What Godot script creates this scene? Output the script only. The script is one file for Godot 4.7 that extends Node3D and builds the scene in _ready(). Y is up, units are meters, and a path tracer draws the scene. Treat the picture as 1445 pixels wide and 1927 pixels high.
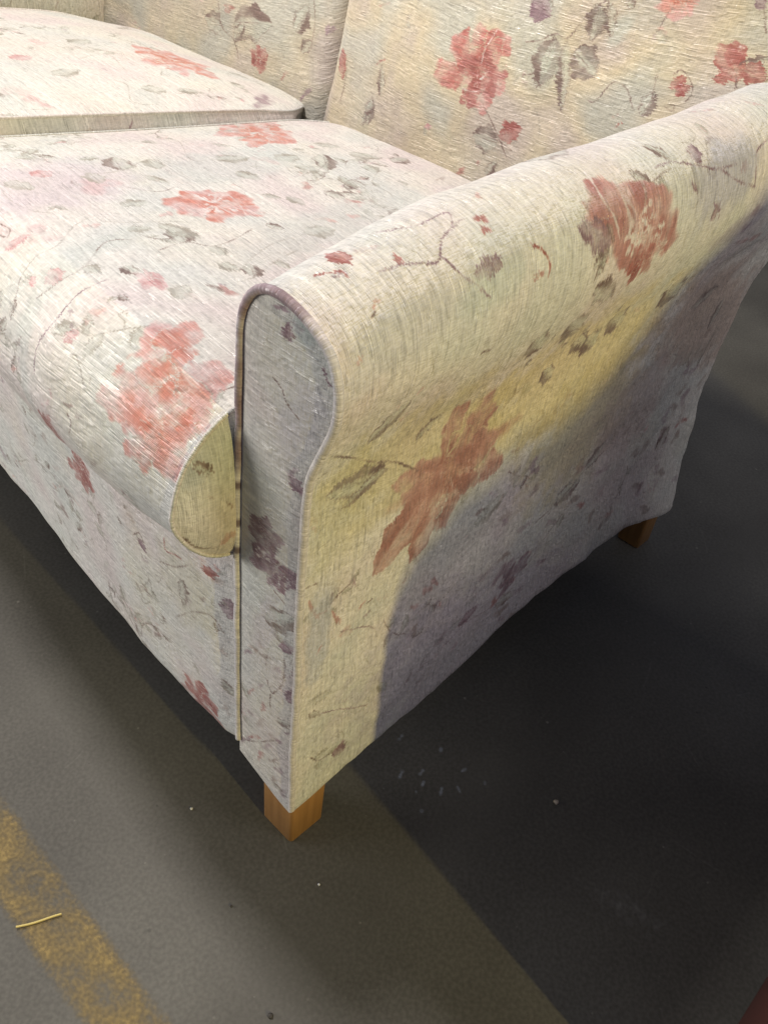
extends Node3D
# A scroll-arm sofa in floral slub fabric on a concrete workshop floor.
# Sofa axes: x to the right of someone facing the sofa, z towards the front, y up; the origin is on
# the floor under the front outer corner of the arm.

var noise_a := FastNoiseLite.new()
var noise_b := FastNoiseLite.new()
var noise_c := FastNoiseLite.new()
var weave_albedo: ImageTexture
var weave_rough: ImageTexture
var weave_height: ImageTexture

# ------------------------------------------------------------------ naming helpers
func tag(o: Node, label: String, category: String, group := "") -> void:
	o.set_meta("label", label)
	o.set_meta("category", category)
	if group:
		o.set_meta("group", group)

func part(called: String, m: Mesh, mat: Material, parent: Node, label := "") -> MeshInstance3D:
	var o := MeshInstance3D.new()
	o.name = called
	o.mesh = m
	o.material_override = mat
	parent.add_child(o, true)
	if label:
		o.set_meta("label", label)
	return o

# ------------------------------------------------------------------ mesh helpers
# f(u, v) gives [position, uv in metres, uv2 0..1]
func grid(nu: int, nv: int, f: Callable, flip := false) -> ArrayMesh:
	var st := SurfaceTool.new()
	st.begin(Mesh.PRIMITIVE_TRIANGLES)
	st.set_smooth_group(0)
	for j in nv + 1:
		for i in nu + 1:
			var q: Array = f.call(float(i) / nu, float(j) / nv)
			st.set_uv(q[1])
			st.set_uv2(q[2])
			st.add_vertex(q[0])
	for j in nv:
		for i in nu:
			var a := j * (nu + 1) + i
			var b := a + 1
			var c := a + nu + 1
			var d := c + 1
			for k in ([a, b, c, b, d, c] if not flip else [a, c, b, b, c, d]):
				st.add_index(k)
	st.generate_normals()
	return st.commit()

func smooth_path(p: PackedVector2Array, n: int) -> PackedVector2Array:
	var cv := Curve2D.new()
	for i in p.size():
		var t: Vector2 = (p[mini(i + 1, p.size() - 1)] - p[maxi(i - 1, 0)]) / 6.0
		cv.add_point(p[i], -t, t)
	cv.bake_interval = 0.002
	var out := PackedVector2Array()
	var total := cv.get_baked_length()
	for i in n + 1:
		out.append(cv.sample_baked(total * i / n, true))
	return out

func lengths(p: PackedVector2Array) -> PackedFloat32Array:
	var out := PackedFloat32Array([0.0])
	for i in range(1, p.size()):
		out.append(out[i - 1] + p[i].distance_to(p[i - 1]))
	return out

func tube(pts: PackedVector3Array, r: float, sides := 8) -> ArrayMesh:
	var st := SurfaceTool.new()
	st.begin(Mesh.PRIMITIVE_TRIANGLES)
	st.set_smooth_group(0)
	var s := 0.0
	for i in pts.size():
		var t: Vector3 = (pts[mini(i + 1, pts.size() - 1)] - pts[maxi(i - 1, 0)]).normalized()
		var a := t.cross(Vector3(0.03, 0.02, 1)).normalized()
		var b := t.cross(a)
		if i:
			s += pts[i].distance_to(pts[i - 1])
		for k in sides + 1:
			var w := TAU * k / sides
			st.set_uv(Vector2(k * TAU * r / sides, s))
			st.set_uv2(Vector2(float(k) / sides, s / 1.2697))
			st.add_vertex(pts[i] + (a * cos(w) + b * sin(w)) * r)
	for i in pts.size() - 1:
		for k in sides:
			var q := i * (sides + 1) + k
			for e in [q, q + 1, q + sides + 1, q + 1, q + sides + 2, q + sides + 1]:
				st.add_index(e)
	st.generate_normals()
	return st.commit()

# a filled outline lying across the z axis, from a rim inwards to its middle, bulging by «puff»
func panel(outline: PackedVector2Array, at_z: float, puff: float, uv_size: Vector2, uv_at: Vector2, across_x := false) -> ArrayMesh:
	var mid := Vector2.ZERO
	for q in outline:
		mid += q
	mid /= outline.size()
	var lo := outline[0]
	var hi := outline[0]
	for q in outline:
		lo = lo.min(q)
		hi = hi.max(q)
	# rings between the outline and its medial line
	var st := SurfaceTool.new()
	st.begin(Mesh.PRIMITIVE_TRIANGLES)
	st.set_smooth_group(0)
	var rings := 10
	var n := outline.size()
	for r in rings + 1:
		var k := 1.0 - float(r) / rings
		for q in outline:
			var core := Vector2((lo.x + hi.x) / 2, clampf(q.y, lo.y + (hi.x - lo.x) / 2, hi.y - (hi.x - lo.x) / 2))
			var p := core.lerp(q, k)
			var z := at_z + puff * (1.0 - k * k * k * k)
			st.set_uv(Vector2(p.y, p.x) if across_x else p)
			st.set_uv2((p - uv_at) / uv_size)
			st.add_vertex(Vector3(z, p.y, p.x) if across_x else Vector3(p.x, p.y, z))
	for r in rings:
		for i in n:
			var a := r * n + i
			var b := r * n + (i + 1) % n
			for e in [a, b, a + n, b, b + n, a + n]:
				st.add_index(e)
	st.generate_normals()
	return st.commit()

func rounded_box(size: Vector3, r: float, taper := 1.0) -> ArrayMesh:
	# a box with chamfered, rounded upright edges and slightly eased ends; its base at y = 0
	var ring := PackedVector2Array()
	for c in 4:
		var o := Vector2((size.x / 2 - r) * [1, -1, -1, 1][c], (size.z / 2 - r) * [1, 1, -1, -1][c])
		for k in 4:
			ring.append(o + Vector2.from_angle(PI / 2 * c + PI / 6 * k) * r)
	var st := SurfaceTool.new()
	st.begin(Mesh.PRIMITIVE_TRIANGLES)
	st.set_smooth_group(0)
	var levels := [[0.0, 0.0], [0.0, 1.0 - 2 * r / size.x * 0.4], [r * 0.4, 1.0], [size.y - r * 0.4, 1.0], [size.y, 1.0 - 2 * r / size.x * 0.4], [size.y, 0.0]]
	for l in levels:
		var k: float = l[1] * lerpf(taper, 1.0, l[0] / size.y)
		for q in ring:
			st.set_uv(Vector2(q.x + q.y, l[0]))
			st.add_vertex(Vector3(q.x * k, l[0], q.y * k))
	var n := ring.size()
	for j in levels.size() - 1:
		for i in n:
			var a := j * n + i
			var b := j * n + (i + 1) % n
			for e in [a, a + n, b, b, a + n, b + n]:
				st.add_index(e)
	st.generate_normals()
	return st.commit()

# ------------------------------------------------------------------ materials
func fabric(print_: Texture2D, rib := 1.0) -> StandardMaterial3D:
	var m := StandardMaterial3D.new()
	m.albedo_texture = weave_albedo
	m.roughness_texture = weave_rough
	m.roughness = 1.0
	m.metallic_specular = 0.6
	m.heightmap_enabled = true
	m.heightmap_texture = weave_height
	m.heightmap_scale = 0.17 * rib
	m.uv1_scale = Vector3(1 / 0.36, 1 / 0.36, 1)
	m.rim_enabled = true
	m.rim = 0.25
	m.detail_enabled = true
	m.detail_albedo = print_
	m.detail_blend_mode = BaseMaterial3D.BLEND_MODE_MUL
	m.detail_uv_layer = BaseMaterial3D.DETAIL_UV_2
	return m

func plain_material(c: Color, rough: float) -> StandardMaterial3D:
	var m := StandardMaterial3D.new()
	m.albedo_color = c.linear_to_srgb()
	m.roughness = rough
	return m

func make_weave() -> void:
	# yarns lie side by side along u; some swell into short, shinier slubs
	var n := 1024
	var rng := RandomNumberGenerator.new()
	rng.seed = 4
	var f := FastNoiseLite.new()
	f.noise_type = FastNoiseLite.TYPE_SIMPLEX
	f.seed = 21
	f.frequency = 0.012
	var broad := f.get_seamless_image(n, n)
	f.seed = 22
	f.frequency = 0.2
	var cross := f.get_seamless_image(n, n / 8)
	cross.resize(n, n, Image.INTERPOLATE_CUBIC)
	f.seed = 23
	f.frequency = 0.045
	f.fractal_octaves = 3
	var crinkle := f.get_seamless_image(n / 2, n)
	crinkle.resize(n, n, Image.INTERPOLATE_CUBIC)
	crinkle.convert(Image.FORMAT_L8)
	var e: PackedByteArray = crinkle.get_data()
	broad.convert(Image.FORMAT_L8)
	cross.convert(Image.FORMAT_L8)
	var d: PackedByteArray = broad.get_data()
	var c: PackedByteArray = cross.get_data()
	var col := PackedByteArray()
	var rough := PackedByteArray()
	var high := PackedByteArray()
	col.resize(n * n)
	rough.resize(n * n)
	high.resize(n * n)
	var y := 0
	while y < n:
		var wide := mini(rng.randi_range(3, 5), n - y)
		var tone := rng.randfn(0.0, 4.5)
		var slub := PackedFloat32Array()
		slub.resize(n)
		for k in rng.randi_range(12, 24):
			var at := rng.randi() % n
			var l := rng.randi_range(8, 34) if rng.randf() < 0.6 else rng.randi_range(34, 110)
			var much := pow(rng.randf(), 1.6)
			for i in l:
				var q := posmod(at + i, n)
				slub[q] = maxf(slub[q], much * minf(1.0, minf(i, l - i) / 8.0))
		var sag := slub.duplicate()
		for k in rng.randi_range(6, 13):
			var at := rng.randi() % n
			var l := rng.randi_range(12, 60)
			for i in l:
				var q := posmod(at + i, n)
				sag[q] -= 0.5 * minf(1.0, minf(i, l - i) / 10.0)
		for r in wide:
			var arch := sin(PI * (r + 0.5) / wide)
			for x in n:
				var i := (y + r) * n + x
				var s := slub[x] * (0.6 + (d[i] - 100) * 0.006)
				var low := sag[x]
				high[i] = clampi(int(48.0 + (e[i] - 128) * 0.5 + arch * 48.0 + s * 85.0 + minf(low, 0.0) * 45.0 + (c[i] - 128) * 0.14), 0, 255)
				col[i] = clampi(int(224.0 + (e[i] - 128) * 0.07 + tone + arch * 6.0 + s * 24.0 + minf(low, 0.0) * 24.0 + (c[i] - 128) * 0.11), 120, 255)
				rough[i] = clampi(int(208.0 - s * 140.0), 50, 255)
		y += wide
	weave_albedo = ImageTexture.create_from_image(Image.create_from_data(n, n, false, Image.FORMAT_L8, col))
	weave_rough = ImageTexture.create_from_image(Image.create_from_data(n, n, false, Image.FORMAT_L8, rough))
	weave_height = ImageTexture.create_from_image(Image.create_from_data(n, n, false, Image.FORMAT_L8, high))
# ------------------------------------------------------------------ the printed cloth
# A piece of cloth with its own print: W by H metres, at «per_metre» pixels; its slubs run across it or down it.
class Cloth:
	var w := 0
	var h := 0
	var ppm := 1000.0
	var d: PackedByteArray
	var jag: PackedByteArray     # thread by thread unevenness of every printed edge
	var mott: PackedByteArray    # cloudy unevenness of the dye
	var down := false

	func _init(wide: float, high: float, per_metre: float, base: Color, runs_down: bool, sd: int) -> void:
		ppm = per_metre
		w = int(wide * ppm)
		h = int(high * ppm)
		down = runs_down
		var f := FastNoiseLite.new()
		f.seed = sd
		f.frequency = 0.45
		f.fractal_octaves = 2
		var a := f.get_image(w, maxi(h / 12, 4)) if down else f.get_image(maxi(w / 12, 4), h)
		a.resize(w, h, Image.INTERPOLATE_CUBIC)
		a.convert(Image.FORMAT_L8)
		jag = a.get_data()
		f.seed = sd + 50
		f.frequency = 28.0 / ppm * 4.0
		f.fractal_octaves = 4
		var b := f.get_image(maxi(w / 4, 4), maxi(h / 4, 4))
		b.resize(w, h, Image.INTERPOLATE_CUBIC)
		b.convert(Image.FORMAT_L8)
		mott = b.get_data()
		# the ground colour drifts between grey green, rose and cream
		var small := Image.create_empty(maxi(w / 16, 2), maxi(h / 16, 2), false, Image.FORMAT_RGB8)
		f.frequency = 5.0 / ppm * 16.0
		f.fractal_octaves = 3
		for y in small.get_height():
			for x in small.get_width():
				var p := f.get_noise_2d(x, y)
				var q := f.get_noise_2d(x + 500, y + 300)
				var c := base
				var drift := base.get_luminance() / 0.85
				c = c.lerp(Color8(204, 207, 198) * drift, clampf(p * 1.6, 0.0, 0.55))
				c = c.lerp(Color8(214, 196, 192) * drift, clampf(-p * 1.5 - 0.1, 0.0, 0.5))
				c = c.lerp(Color8(222, 215, 198) * drift, clampf(q * 1.4 - 0.1, 0.0, 0.5))
				small.set_pixel(x, y, c)
		small.resize(w, h, Image.INTERPOLATE_CUBIC)
		d = small.get_data()

	func mix(x: int, y: int, c: Color, a: float) -> void:
		var i := (y * w + x) * 3
		d[i] = int(lerpf(d[i], c.r8, a))
		d[i + 1] = int(lerpf(d[i + 1], c.g8, a))
		d[i + 2] = int(lerpf(d[i + 2], c.b8, a))

	func texture() -> ImageTexture:
		return ImageTexture.create_from_image(Image.create_from_data(w, h, false, Image.FORMAT_RGB8, d))

var tones := [
	[Color8(212, 168, 162), Color8(200, 120, 98)], [Color8(172, 108, 99), Color8(148, 74, 64)], [Color8(152, 124, 130), Color8(122, 90, 98)],
	[Color8(190, 190, 178), Color8(152, 142, 126)], [Color8(160, 138, 126), Color8(112, 88, 78)], [Color8(214, 180, 176), Color8(198, 144, 140)],
	[Color8(204, 148, 138), Color8(174, 92, 80)], [Color8(196, 148, 140), Color8(168, 112, 104)], [Color8(190, 146, 134), Color8(156, 106, 94)],
	[Color8(228, 220, 212), Color8(224, 214, 206)]]

func each(c: Cloth, x: float, y: float, reach: float, paint: Callable) -> void:
	for py in range(maxi(0, int((y - reach) * c.ppm)), mini(c.h, int((y + reach) * c.ppm) + 1)):
		for px in range(maxi(0, int((x - reach) * c.ppm)), mini(c.w, int((x + reach) * c.ppm) + 1)):
			paint.call(px, py)

func wash(c: Cloth, x: float, y: float, rx: float, ry: float, ang: float, col: Color, k: float) -> void:
	var cs := cos(ang)
	var sn := sin(ang)
	rx = maxf(rx, 0.012)
	ry = maxf(ry, 0.012)
	each(c, x, y, maxf(rx, ry) * 1.5, func(px: int, py: int) -> void:
		var dx := px / c.ppm - x
		var dy := py / c.ppm - y
		var q := Vector2((dx * cs + dy * sn) / rx, (-dx * sn + dy * cs) / ry).length()
		q += (c.mott[py * c.w + px] - 128) * 0.0025 + (c.jag[py * c.w + px] - 128) * 0.001
		var a := k * (1.0 - smoothstep(0.55, 1.3, q))
		if a > 0.01:
			c.mix(px, py, col, a))

func blot(c: Cloth, x: float, y: float, rx: float, ry: float, ang: float, sd: int, tone: int, k: float) -> void:
	var cs := cos(ang)
	var sn := sin(ang)
	rx = maxf(rx, 0.0022)
	ry = maxf(ry, 0.0022)
	var col: Color = tones[tone][0].lerp(tones[tone][1], 0.35 + 0.3 * sin(sd * 1.7))
	each(c, x, y, maxf(rx, ry) * 1.5, func(px: int, py: int) -> void:
		var j := (c.jag[py * c.w + px] - 128) * 0.00003
		var dx := px / c.ppm - x + (0.0 if c.down else j)
		var dy := py / c.ppm - y + (j if c.down else 0.0)
		var u := (dx * cs + dy * sn) / rx
		var v := (-dx * sn + dy * cs) / ry
		var th := atan2(v, u)
		var t := 0.85 + 0.28 * sin(th * 2.0 + sd) + 0.22 * sin(th * 3.0 + sd * 2.3) - Vector2(u, v).length()
		var a := k * clampf(t * 3.5, 0.0, 1.0) * clampf(0.75 + (c.mott[py * c.w + px] - 128) * 0.008, 0.2, 1.0)
		if a > 0.01:
			c.mix(px, py, col, a))

func rose(c: Cloth, x: float, y: float, rx: float, ry: float, ang: float, sd: int, tone: int) -> void:
	# a full bloom: petals laid over one another, each with its own tint, a darker root and an uneven rim
	var rng := RandomNumberGenerator.new()
	rng.seed = sd * 13 + 1
	var outer: Color = tones[tone][0]
	var core: Color = tones[tone][1]
	var dirs: Array[Vector2] = []
	var size: Array[Vector2] = []
	var tint: Array[float] = []
	var roots: Array[Vector2] = []
	var n := 10
	for i in n:
		var inner := i >= 7
		var w := TAU * i / (7.0 if not inner else 3.0) + rng.randf_range(-0.35, 0.35) + sd
		dirs.append(Vector2.from_angle(w))
		size.append(Vector2(rng.randf_range(0.78, 1.22), rng.randf_range(0.26, 0.42)) * (0.62 if inner else 1.0))
		tint.append(rng.randf_range(-0.25, 0.3) + (0.3 if inner else 0.0))
		roots.append(Vector2.from_angle(rng.randf() * TAU) * 0.12)
	var cs := cos(ang)
	var sn := sin(ang)
	each(c, x, y, maxf(rx, ry) * 1.3, func(px: int, py: int) -> void:
		var i := py * c.w + px
		var jj := c.jag[i] - 128
		var m := (c.mott[i] - 128) * 0.01
		var j := jj * 0.00003
		var dx := px / c.ppm - x + (0.0 if c.down else j)
		var dy := py / c.ppm - y + (j if c.down else 0.0)
		var at := Vector2((dx * cs + dy * sn) / rx, (-dx * sn + dy * cs) / ry)
		if at.length_squared() > 1.7:
			return
		for k in range(n - 1, -1, -1):
			var q := at - roots[k]
			var t := q.dot(dirs[k]) / size[k].x
			if t < -0.12 or t > 1.0:
				continue
			var s := absf(q.cross(dirs[k]))
			var th := atan2(q.cross(dirs[k]), t)
			var wide := size[k].y * pow(clampf(sin(PI * pow(clampf((t + 0.14) / 1.14, 0.0, 1.0), 1.15)), 0.0, 1.0), 0.75) * (1.0 + 0.18 * sin(th * 9.0 + k * 2.0 + t * 9.0) + m * 0.45)
			if s > wide:
				continue
			var rim := (wide - s) / maxf(size[k].y, 0.01)
			var a := clampf(rim * 5.0, 0.0, 1.0) * clampf(0.82 + m * 0.45, 0.35, 0.95)
			var deep := clampf(0.78 - t * 0.85 + tint[k] + m * 0.55 + 0.3 * smoothstep(0.16, 0.05, rim), 0.0, 1.0)
			if rim < 0.05 and k < n - 1:
				a *= 0.75
			if jj > 34:
				a *= clampf(1.0 - (jj - 34) * 0.02, 0.6, 1.0)
			c.mix(px, py, outer.lerp(core, deep), a)
			return)
	for s in 9:
		var w := rng.randf() * TAU
		var p := Vector2(x, y) + Vector2(cos(w) * rx, sin(w) * ry) * rng.randf_range(0.05, 0.3)
		line(c, p, p + Vector2.from_angle(w) * minf(rx, ry) * rng.randf_range(0.04, 0.16), 0.0006, Color8(222, 206, 196), 0.6)

func poppy(c: Cloth, x: float, y: float, rx: float, ry: float, ang: float, sd: int, tone: int) -> void:
	var cs := cos(ang)
	var sn := sin(ang)
	var outer: Color = tones[tone][0]
	var core: Color = tones[tone][1]
	each(c, x, y, maxf(rx, ry) * 1.25, func(px: int, py: int) -> void:
		var i := py * c.w + px
		var jj := c.jag[i] - 128
		var m := (c.mott[i] - 128) * 0.01
		var j := jj * 0.000018
		var dx := px / c.ppm - x + (0.0 if c.down else j)
		var dy := py / c.ppm - y + (j if c.down else 0.0)
		var u := (dx * cs + dy * sn) / rx
		var v := (-dx * sn + dy * cs) / ry
		var rho := sqrt(u * u + v * v)
		var th := atan2(v, u)
		var t := 0.88 + 0.10 * sin(2.0 * th + sd) + 0.06 * sin(5.0 * th + sd * 2.1) + m * 0.12 - rho
		if t <= 0.0:
			return
		var a := clampf(t * 12.0, 0.0, 1.0) * clampf(0.88 + m * 0.4, 0.5, 1.0)
		var fold := fposmod(th / TAU * 3.0 + sd * 0.31 + rho * 0.15, 1.0)
		if fold < 0.03 and rho > 0.3:
			a *= 0.55
		c.mix(px, py, outer.lerp(core, clampf(0.35 + 0.7 * fold - rho * 0.4 + m * 0.5, 0.0, 1.0)), a))
	# pale stamens with their tips
	var rng := RandomNumberGenerator.new()
	rng.seed = sd
	var r := minf(rx, ry)
	for s in 13:
		var w := rng.randf() * TAU
		var l := r * rng.randf_range(0.3, 0.75)
		var from := Vector2(x, y) + Vector2.from_angle(w) * r * 0.12
		var to := Vector2(x, y) + Vector2.from_angle(w + rng.randf_range(-0.3, 0.3)) * l
		line(c, from, to, r * 0.028, Color8(222, 208, 200), 0.8)
		line(c, to, to + Vector2(0.0004, 0), r * rng.randf_range(0.06, 0.11), Color8(228, 218, 210), 0.85)

func line(c: Cloth, p: Vector2, q: Vector2, r: float, col: Color, k: float) -> void:
	var lo := p.min(q) - Vector2(r, r) * 2.2
	var hi := p.max(q) + Vector2(r, r) * 2.2
	r = maxf(r, 0.55 / c.ppm)
	for py in range(maxi(0, int(lo.y * c.ppm)), mini(c.h, int(hi.y * c.ppm) + 2)):
		for px in range(maxi(0, int(lo.x * c.ppm)), mini(c.w, int(hi.x * c.ppm) + 2)):
			var i := py * c.w + px
			var j := (c.jag[i] - 128) * 0.000018
			var at := Vector2(px / c.ppm + (0.0 if c.down else j), py / c.ppm + (j if c.down else 0.0))
			var a := clampf((r - at.distance_to(Geometry2D.get_closest_point_to_segment(at, p, q))) * c.ppm + 0.5, 0.0, 1.0)
			if a > 0.0:
				c.mix(px, py, col, a * k * clampf(0.8 + (c.mott[i] - 128) * 0.009, 0.25, 1.0))

func stem(c: Cloth, wide: float, tone: int, pts: Array) -> void:
	var p := smooth_path(PackedVector2Array(pts), pts.size() * 5)
	for i in p.size() - 1:
		line(c, p[i], p[i + 1], wide * 0.5 * (0.75 + 0.35 * sin(i * 0.9)), tones[tone][1], 0.6 if tone == 3 else 0.75)

func leaf(c: Cloth, x0: float, y0: float, x1: float, y1: float, k: float, sd: int, tone: int) -> void:
	var p := Vector2(x0, y0)
	var l := p.distance_to(Vector2(x1, y1))
	var along := (Vector2(x1, y1) - p) / maxf(l, 0.0001)
	var across := Vector2(-along.y, along.x) * (1.0 if sd % 2 else -1.0)
	var half := maxf(l * k * 0.5, 0.0022)
	var ink: Color = tones[tone][1]
	var fill := Color8(184, 186, 170) if tone == 3 or tone == 4 else (tones[tone][0] as Color)
	var fill_k := 0.5 if tone == 3 or tone == 4 else 0.75
	each(c, (x0 + x1) / 2, (y0 + y1) / 2, l * 0.62 + half, func(px: int, py: int) -> void:
		var i := py * c.w + px
		var m := (c.mott[i] - 128) * 0.01
		var j := (c.jag[i] - 128) * 0.000035
		var q := Vector2(px / c.ppm + (0.0 if c.down else j), py / c.ppm + (j if c.down else 0.0)) - p
		var t := q.dot(along) / l
		if t < 0.0 or t > 1.0:
			return
		var s := q.dot(across)
		var wide := half * pow(sin(PI * pow(t, 0.85)), 0.8) * (1.0 + 0.14 * sin(t * 17.0 + sd))
		if absf(s) > wide:
			return
		var inside := clampf((wide - absf(s)) * c.ppm * 0.8, 0.0, 1.0)
		c.mix(px, py, fill, fill_k * inside * clampf(0.8 + m * 0.4, 0.3, 1.0))
		c.mix(px, py, ink, 0.62 * smoothstep(0.0017, 0.0006, wide - absf(s)) * clampf(0.8 + m * 0.8, 0.0, 1.0))
		var dark := smoothstep(0.12, 0.42, s / wide + m * 0.12) * (0.85 + 0.25 * sin(t * 5.0 + sd * 1.9))
		dark = maxf(dark, 0.8 * smoothstep(0.62, 0.85, -s / wide) * smoothstep(0.35, 0.0, absf(t - 0.45 - 0.15 * sin(sd))))
		dark = maxf(dark, 0.55 * (1.0 - smoothstep(0.3, 1.1, absf(s) * c.ppm * 0.9)) * smoothstep(0.9, 0.4, t))
		c.mix(px, py, ink, clampf(dark, 0.0, 1.0) * inside * (0.8 if tone == 3 else 0.95) * clampf(0.85 + m * 0.5, 0.3, 1.0)))

# a scrolling vine: a curved stem with leaves on alternate sides, a bud and a curling tendril
func vine(c: Cloth, p: Vector2, heading: float, size: float, rng: RandomNumberGenerator) -> void:
	var pts: Array = [p]
	var bend := rng.randf_range(-0.5, 0.5)
	var at := p
	var w := heading
	for i in 5:
		at += Vector2.from_angle(w) * size
		pts.append(at)
		w += bend + rng.randf_range(-0.35, 0.35)
		var side := 1.0 if i % 2 else -1.0
		var l := size * rng.randf_range(1.0, 1.7)
		var e := at + Vector2.from_angle(w + side * rng.randf_range(0.6, 1.2)) * l
		if rng.randf() < 0.75:
			leaf(c, at.x, at.y, e.x, e.y, rng.randf_range(0.45, 0.62), rng.randi() % 90, [3, 3, 4][rng.randi() % 3])
		else:
			stem(c, 0.001, 3, [at, (at + e) / 2 + Vector2(0.002, -0.002), e, e + Vector2.from_angle(w + side * 2.4) * l * 0.4, e + Vector2.from_angle(w + side * 3.4) * l * 0.35])
	stem(c, 0.0013, [3, 4][rng.randi() % 2], pts)
	for i in 3:
		var r := at + Vector2(rng.randfn(0, 0.005), rng.randfn(0, 0.005))
		blot(c, r.x, r.y, rng.randf_range(0.003, 0.006), rng.randf_range(0.002, 0.004), rng.randf() * 3, rng.randi() % 90, [5, 0, 2][rng.randi() % 3], 0.5)

# sprigs and specks between the large motifs
func scatter(c: Cloth, count: int, sd: int, k: float) -> void:
	var rng := RandomNumberGenerator.new()
	rng.seed = sd
	for i in count / 4:
		vine(c, Vector2(rng.randf() * c.w, rng.randf() * c.h) / c.ppm, rng.randf() * TAU, rng.randf_range(0.011, 0.018), rng)
	for i in count / 2:
		var p := Vector2(rng.randf() * c.w, rng.randf() * c.h) / c.ppm
		var d := Vector2.from_angle(rng.randf() * TAU)
		match rng.randi() % 4:
			0:
				var e := d.rotated(rng.randf_range(-0.8, 0.8))
				stem(c, 0.0011, 3, [p, p + d * 0.012, p + d * 0.018 + e * 0.012, p + d * 0.008 + e * 0.026])
			1:
				for q in 3:
					var r := p + Vector2(rng.randfn(0, 0.006), rng.randfn(0, 0.006))
					blot(c, r.x, r.y, rng.randf_range(0.003, 0.006), 0.003, rng.randf() * 3, rng.randi() % 90, 5, k)
			2:
				blot(c, p.x, p.y, rng.randf_range(0.003, 0.007), rng.randf_range(0.002, 0.004), rng.randf() * 3, rng.randi() % 90, [0, 4, 3, 2][rng.randi() % 4], k)
			3:
				leaf(c, p.x, p.y, p.x + d.x * 0.014, p.y + d.y * 0.014, 0.55, rng.randi() % 90, [4, 3, 5][rng.randi() % 3])
				leaf(c, p.x, p.y, p.x - d.y * 0.012, p.y + d.x * 0.012, 0.55, rng.randi() % 90, 3)

func make_prints() -> Dictionary:
	var out := {}
	var cream := Color8(224, 217, 206)
	var c := Cloth.new(0.623, 1.2813, 1250, cream, false, 1)
	scatter(c, 200, 3, 0.45)
	print_seat_r(c)
	out.seat_r = c.texture()
	c = Cloth.new(0.622, 1.2813, 850, cream, false, 2)
	scatter(c, 140, 4, 0.45)
	print_seat_l(c)
	out.seat_l = c.texture()
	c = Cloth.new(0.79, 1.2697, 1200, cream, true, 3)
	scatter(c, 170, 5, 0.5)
	print_arm_and_light(c)
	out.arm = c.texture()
	c = Cloth.new(0.723, 0.56, 1150, Color8(198, 183, 153), false, 4)  # cream ground, yellowed and darkened to stand in for the light there
	scatter(c, 30, 6, 0.4)
	print_back_r(c)
	out.back_r = c.texture()
	c = Cloth.new(0.715, 0.56, 900, Color8(194, 182, 158), false, 5)  # ground toned down like the right back cushion, for its light
	scatter(c, 24, 7, 0.4)
	print_back_l(c)
	out.back_l = c.texture()
	c = Cloth.new(1.311, 0.326, 1000, Color8(224, 220, 212), false, 6)
	scatter(c, 120, 8, 0.5)
	print_front_rail(c)
	out.rail = c.texture()
	c = Cloth.new(0.13, 0.62, 1500, Color8(214, 209, 200), false, 7)
	scatter(c, 16, 9, 0.5)
	print_front_panel(c)
	out.front = c.texture()
	c = Cloth.new(0.8, 0.24, 900, Color8(210, 205, 194), true, 8)
	scatter(c, 14, 10, 0.4)
	print_end(c)
	out.end = c.texture()
	c = Cloth.new(0.8, 0.24, 700, Color8(212, 207, 200), true, 9)
	scatter(c, 16, 11, 0.4)
	print_end_grey(c)
	out.end_grey = c.texture()
	# the bias strip that covers the piping cord: it cuts across the print
	var p := Image.create_empty(8, 512, false, Image.FORMAT_RGB8)
	for y in 512:
		var s := y / 512.0 * 1.2697
		var n := noise_a.get_noise_1d(s * 30.0)
		var q := Color8(226, 220, 216).lerp(Color8(200, 194, 194), clampf(0.5 + n, 0.0, 1.0))
		q = q.lerp(Color8(140, 116, 120), smoothstep(0.36, 0.40, s) * smoothstep(0.63, 0.58, s) * clampf(0.8 + n, 0.3, 1.0))
		for e in [0.285, 0.318, 0.36]:
			q = q.lerp(Color8(96, 76, 82), 0.8 * smoothstep(0.006, 0.002, absf(s - e)))
		q = q.lerp(Color8(206, 198, 190), smoothstep(0.62, 0.72, s))
		for x in 8:
			p.set_pixel(x, y, q)
	out.pipe = ImageTexture.create_from_image(p)
	return out

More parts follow.
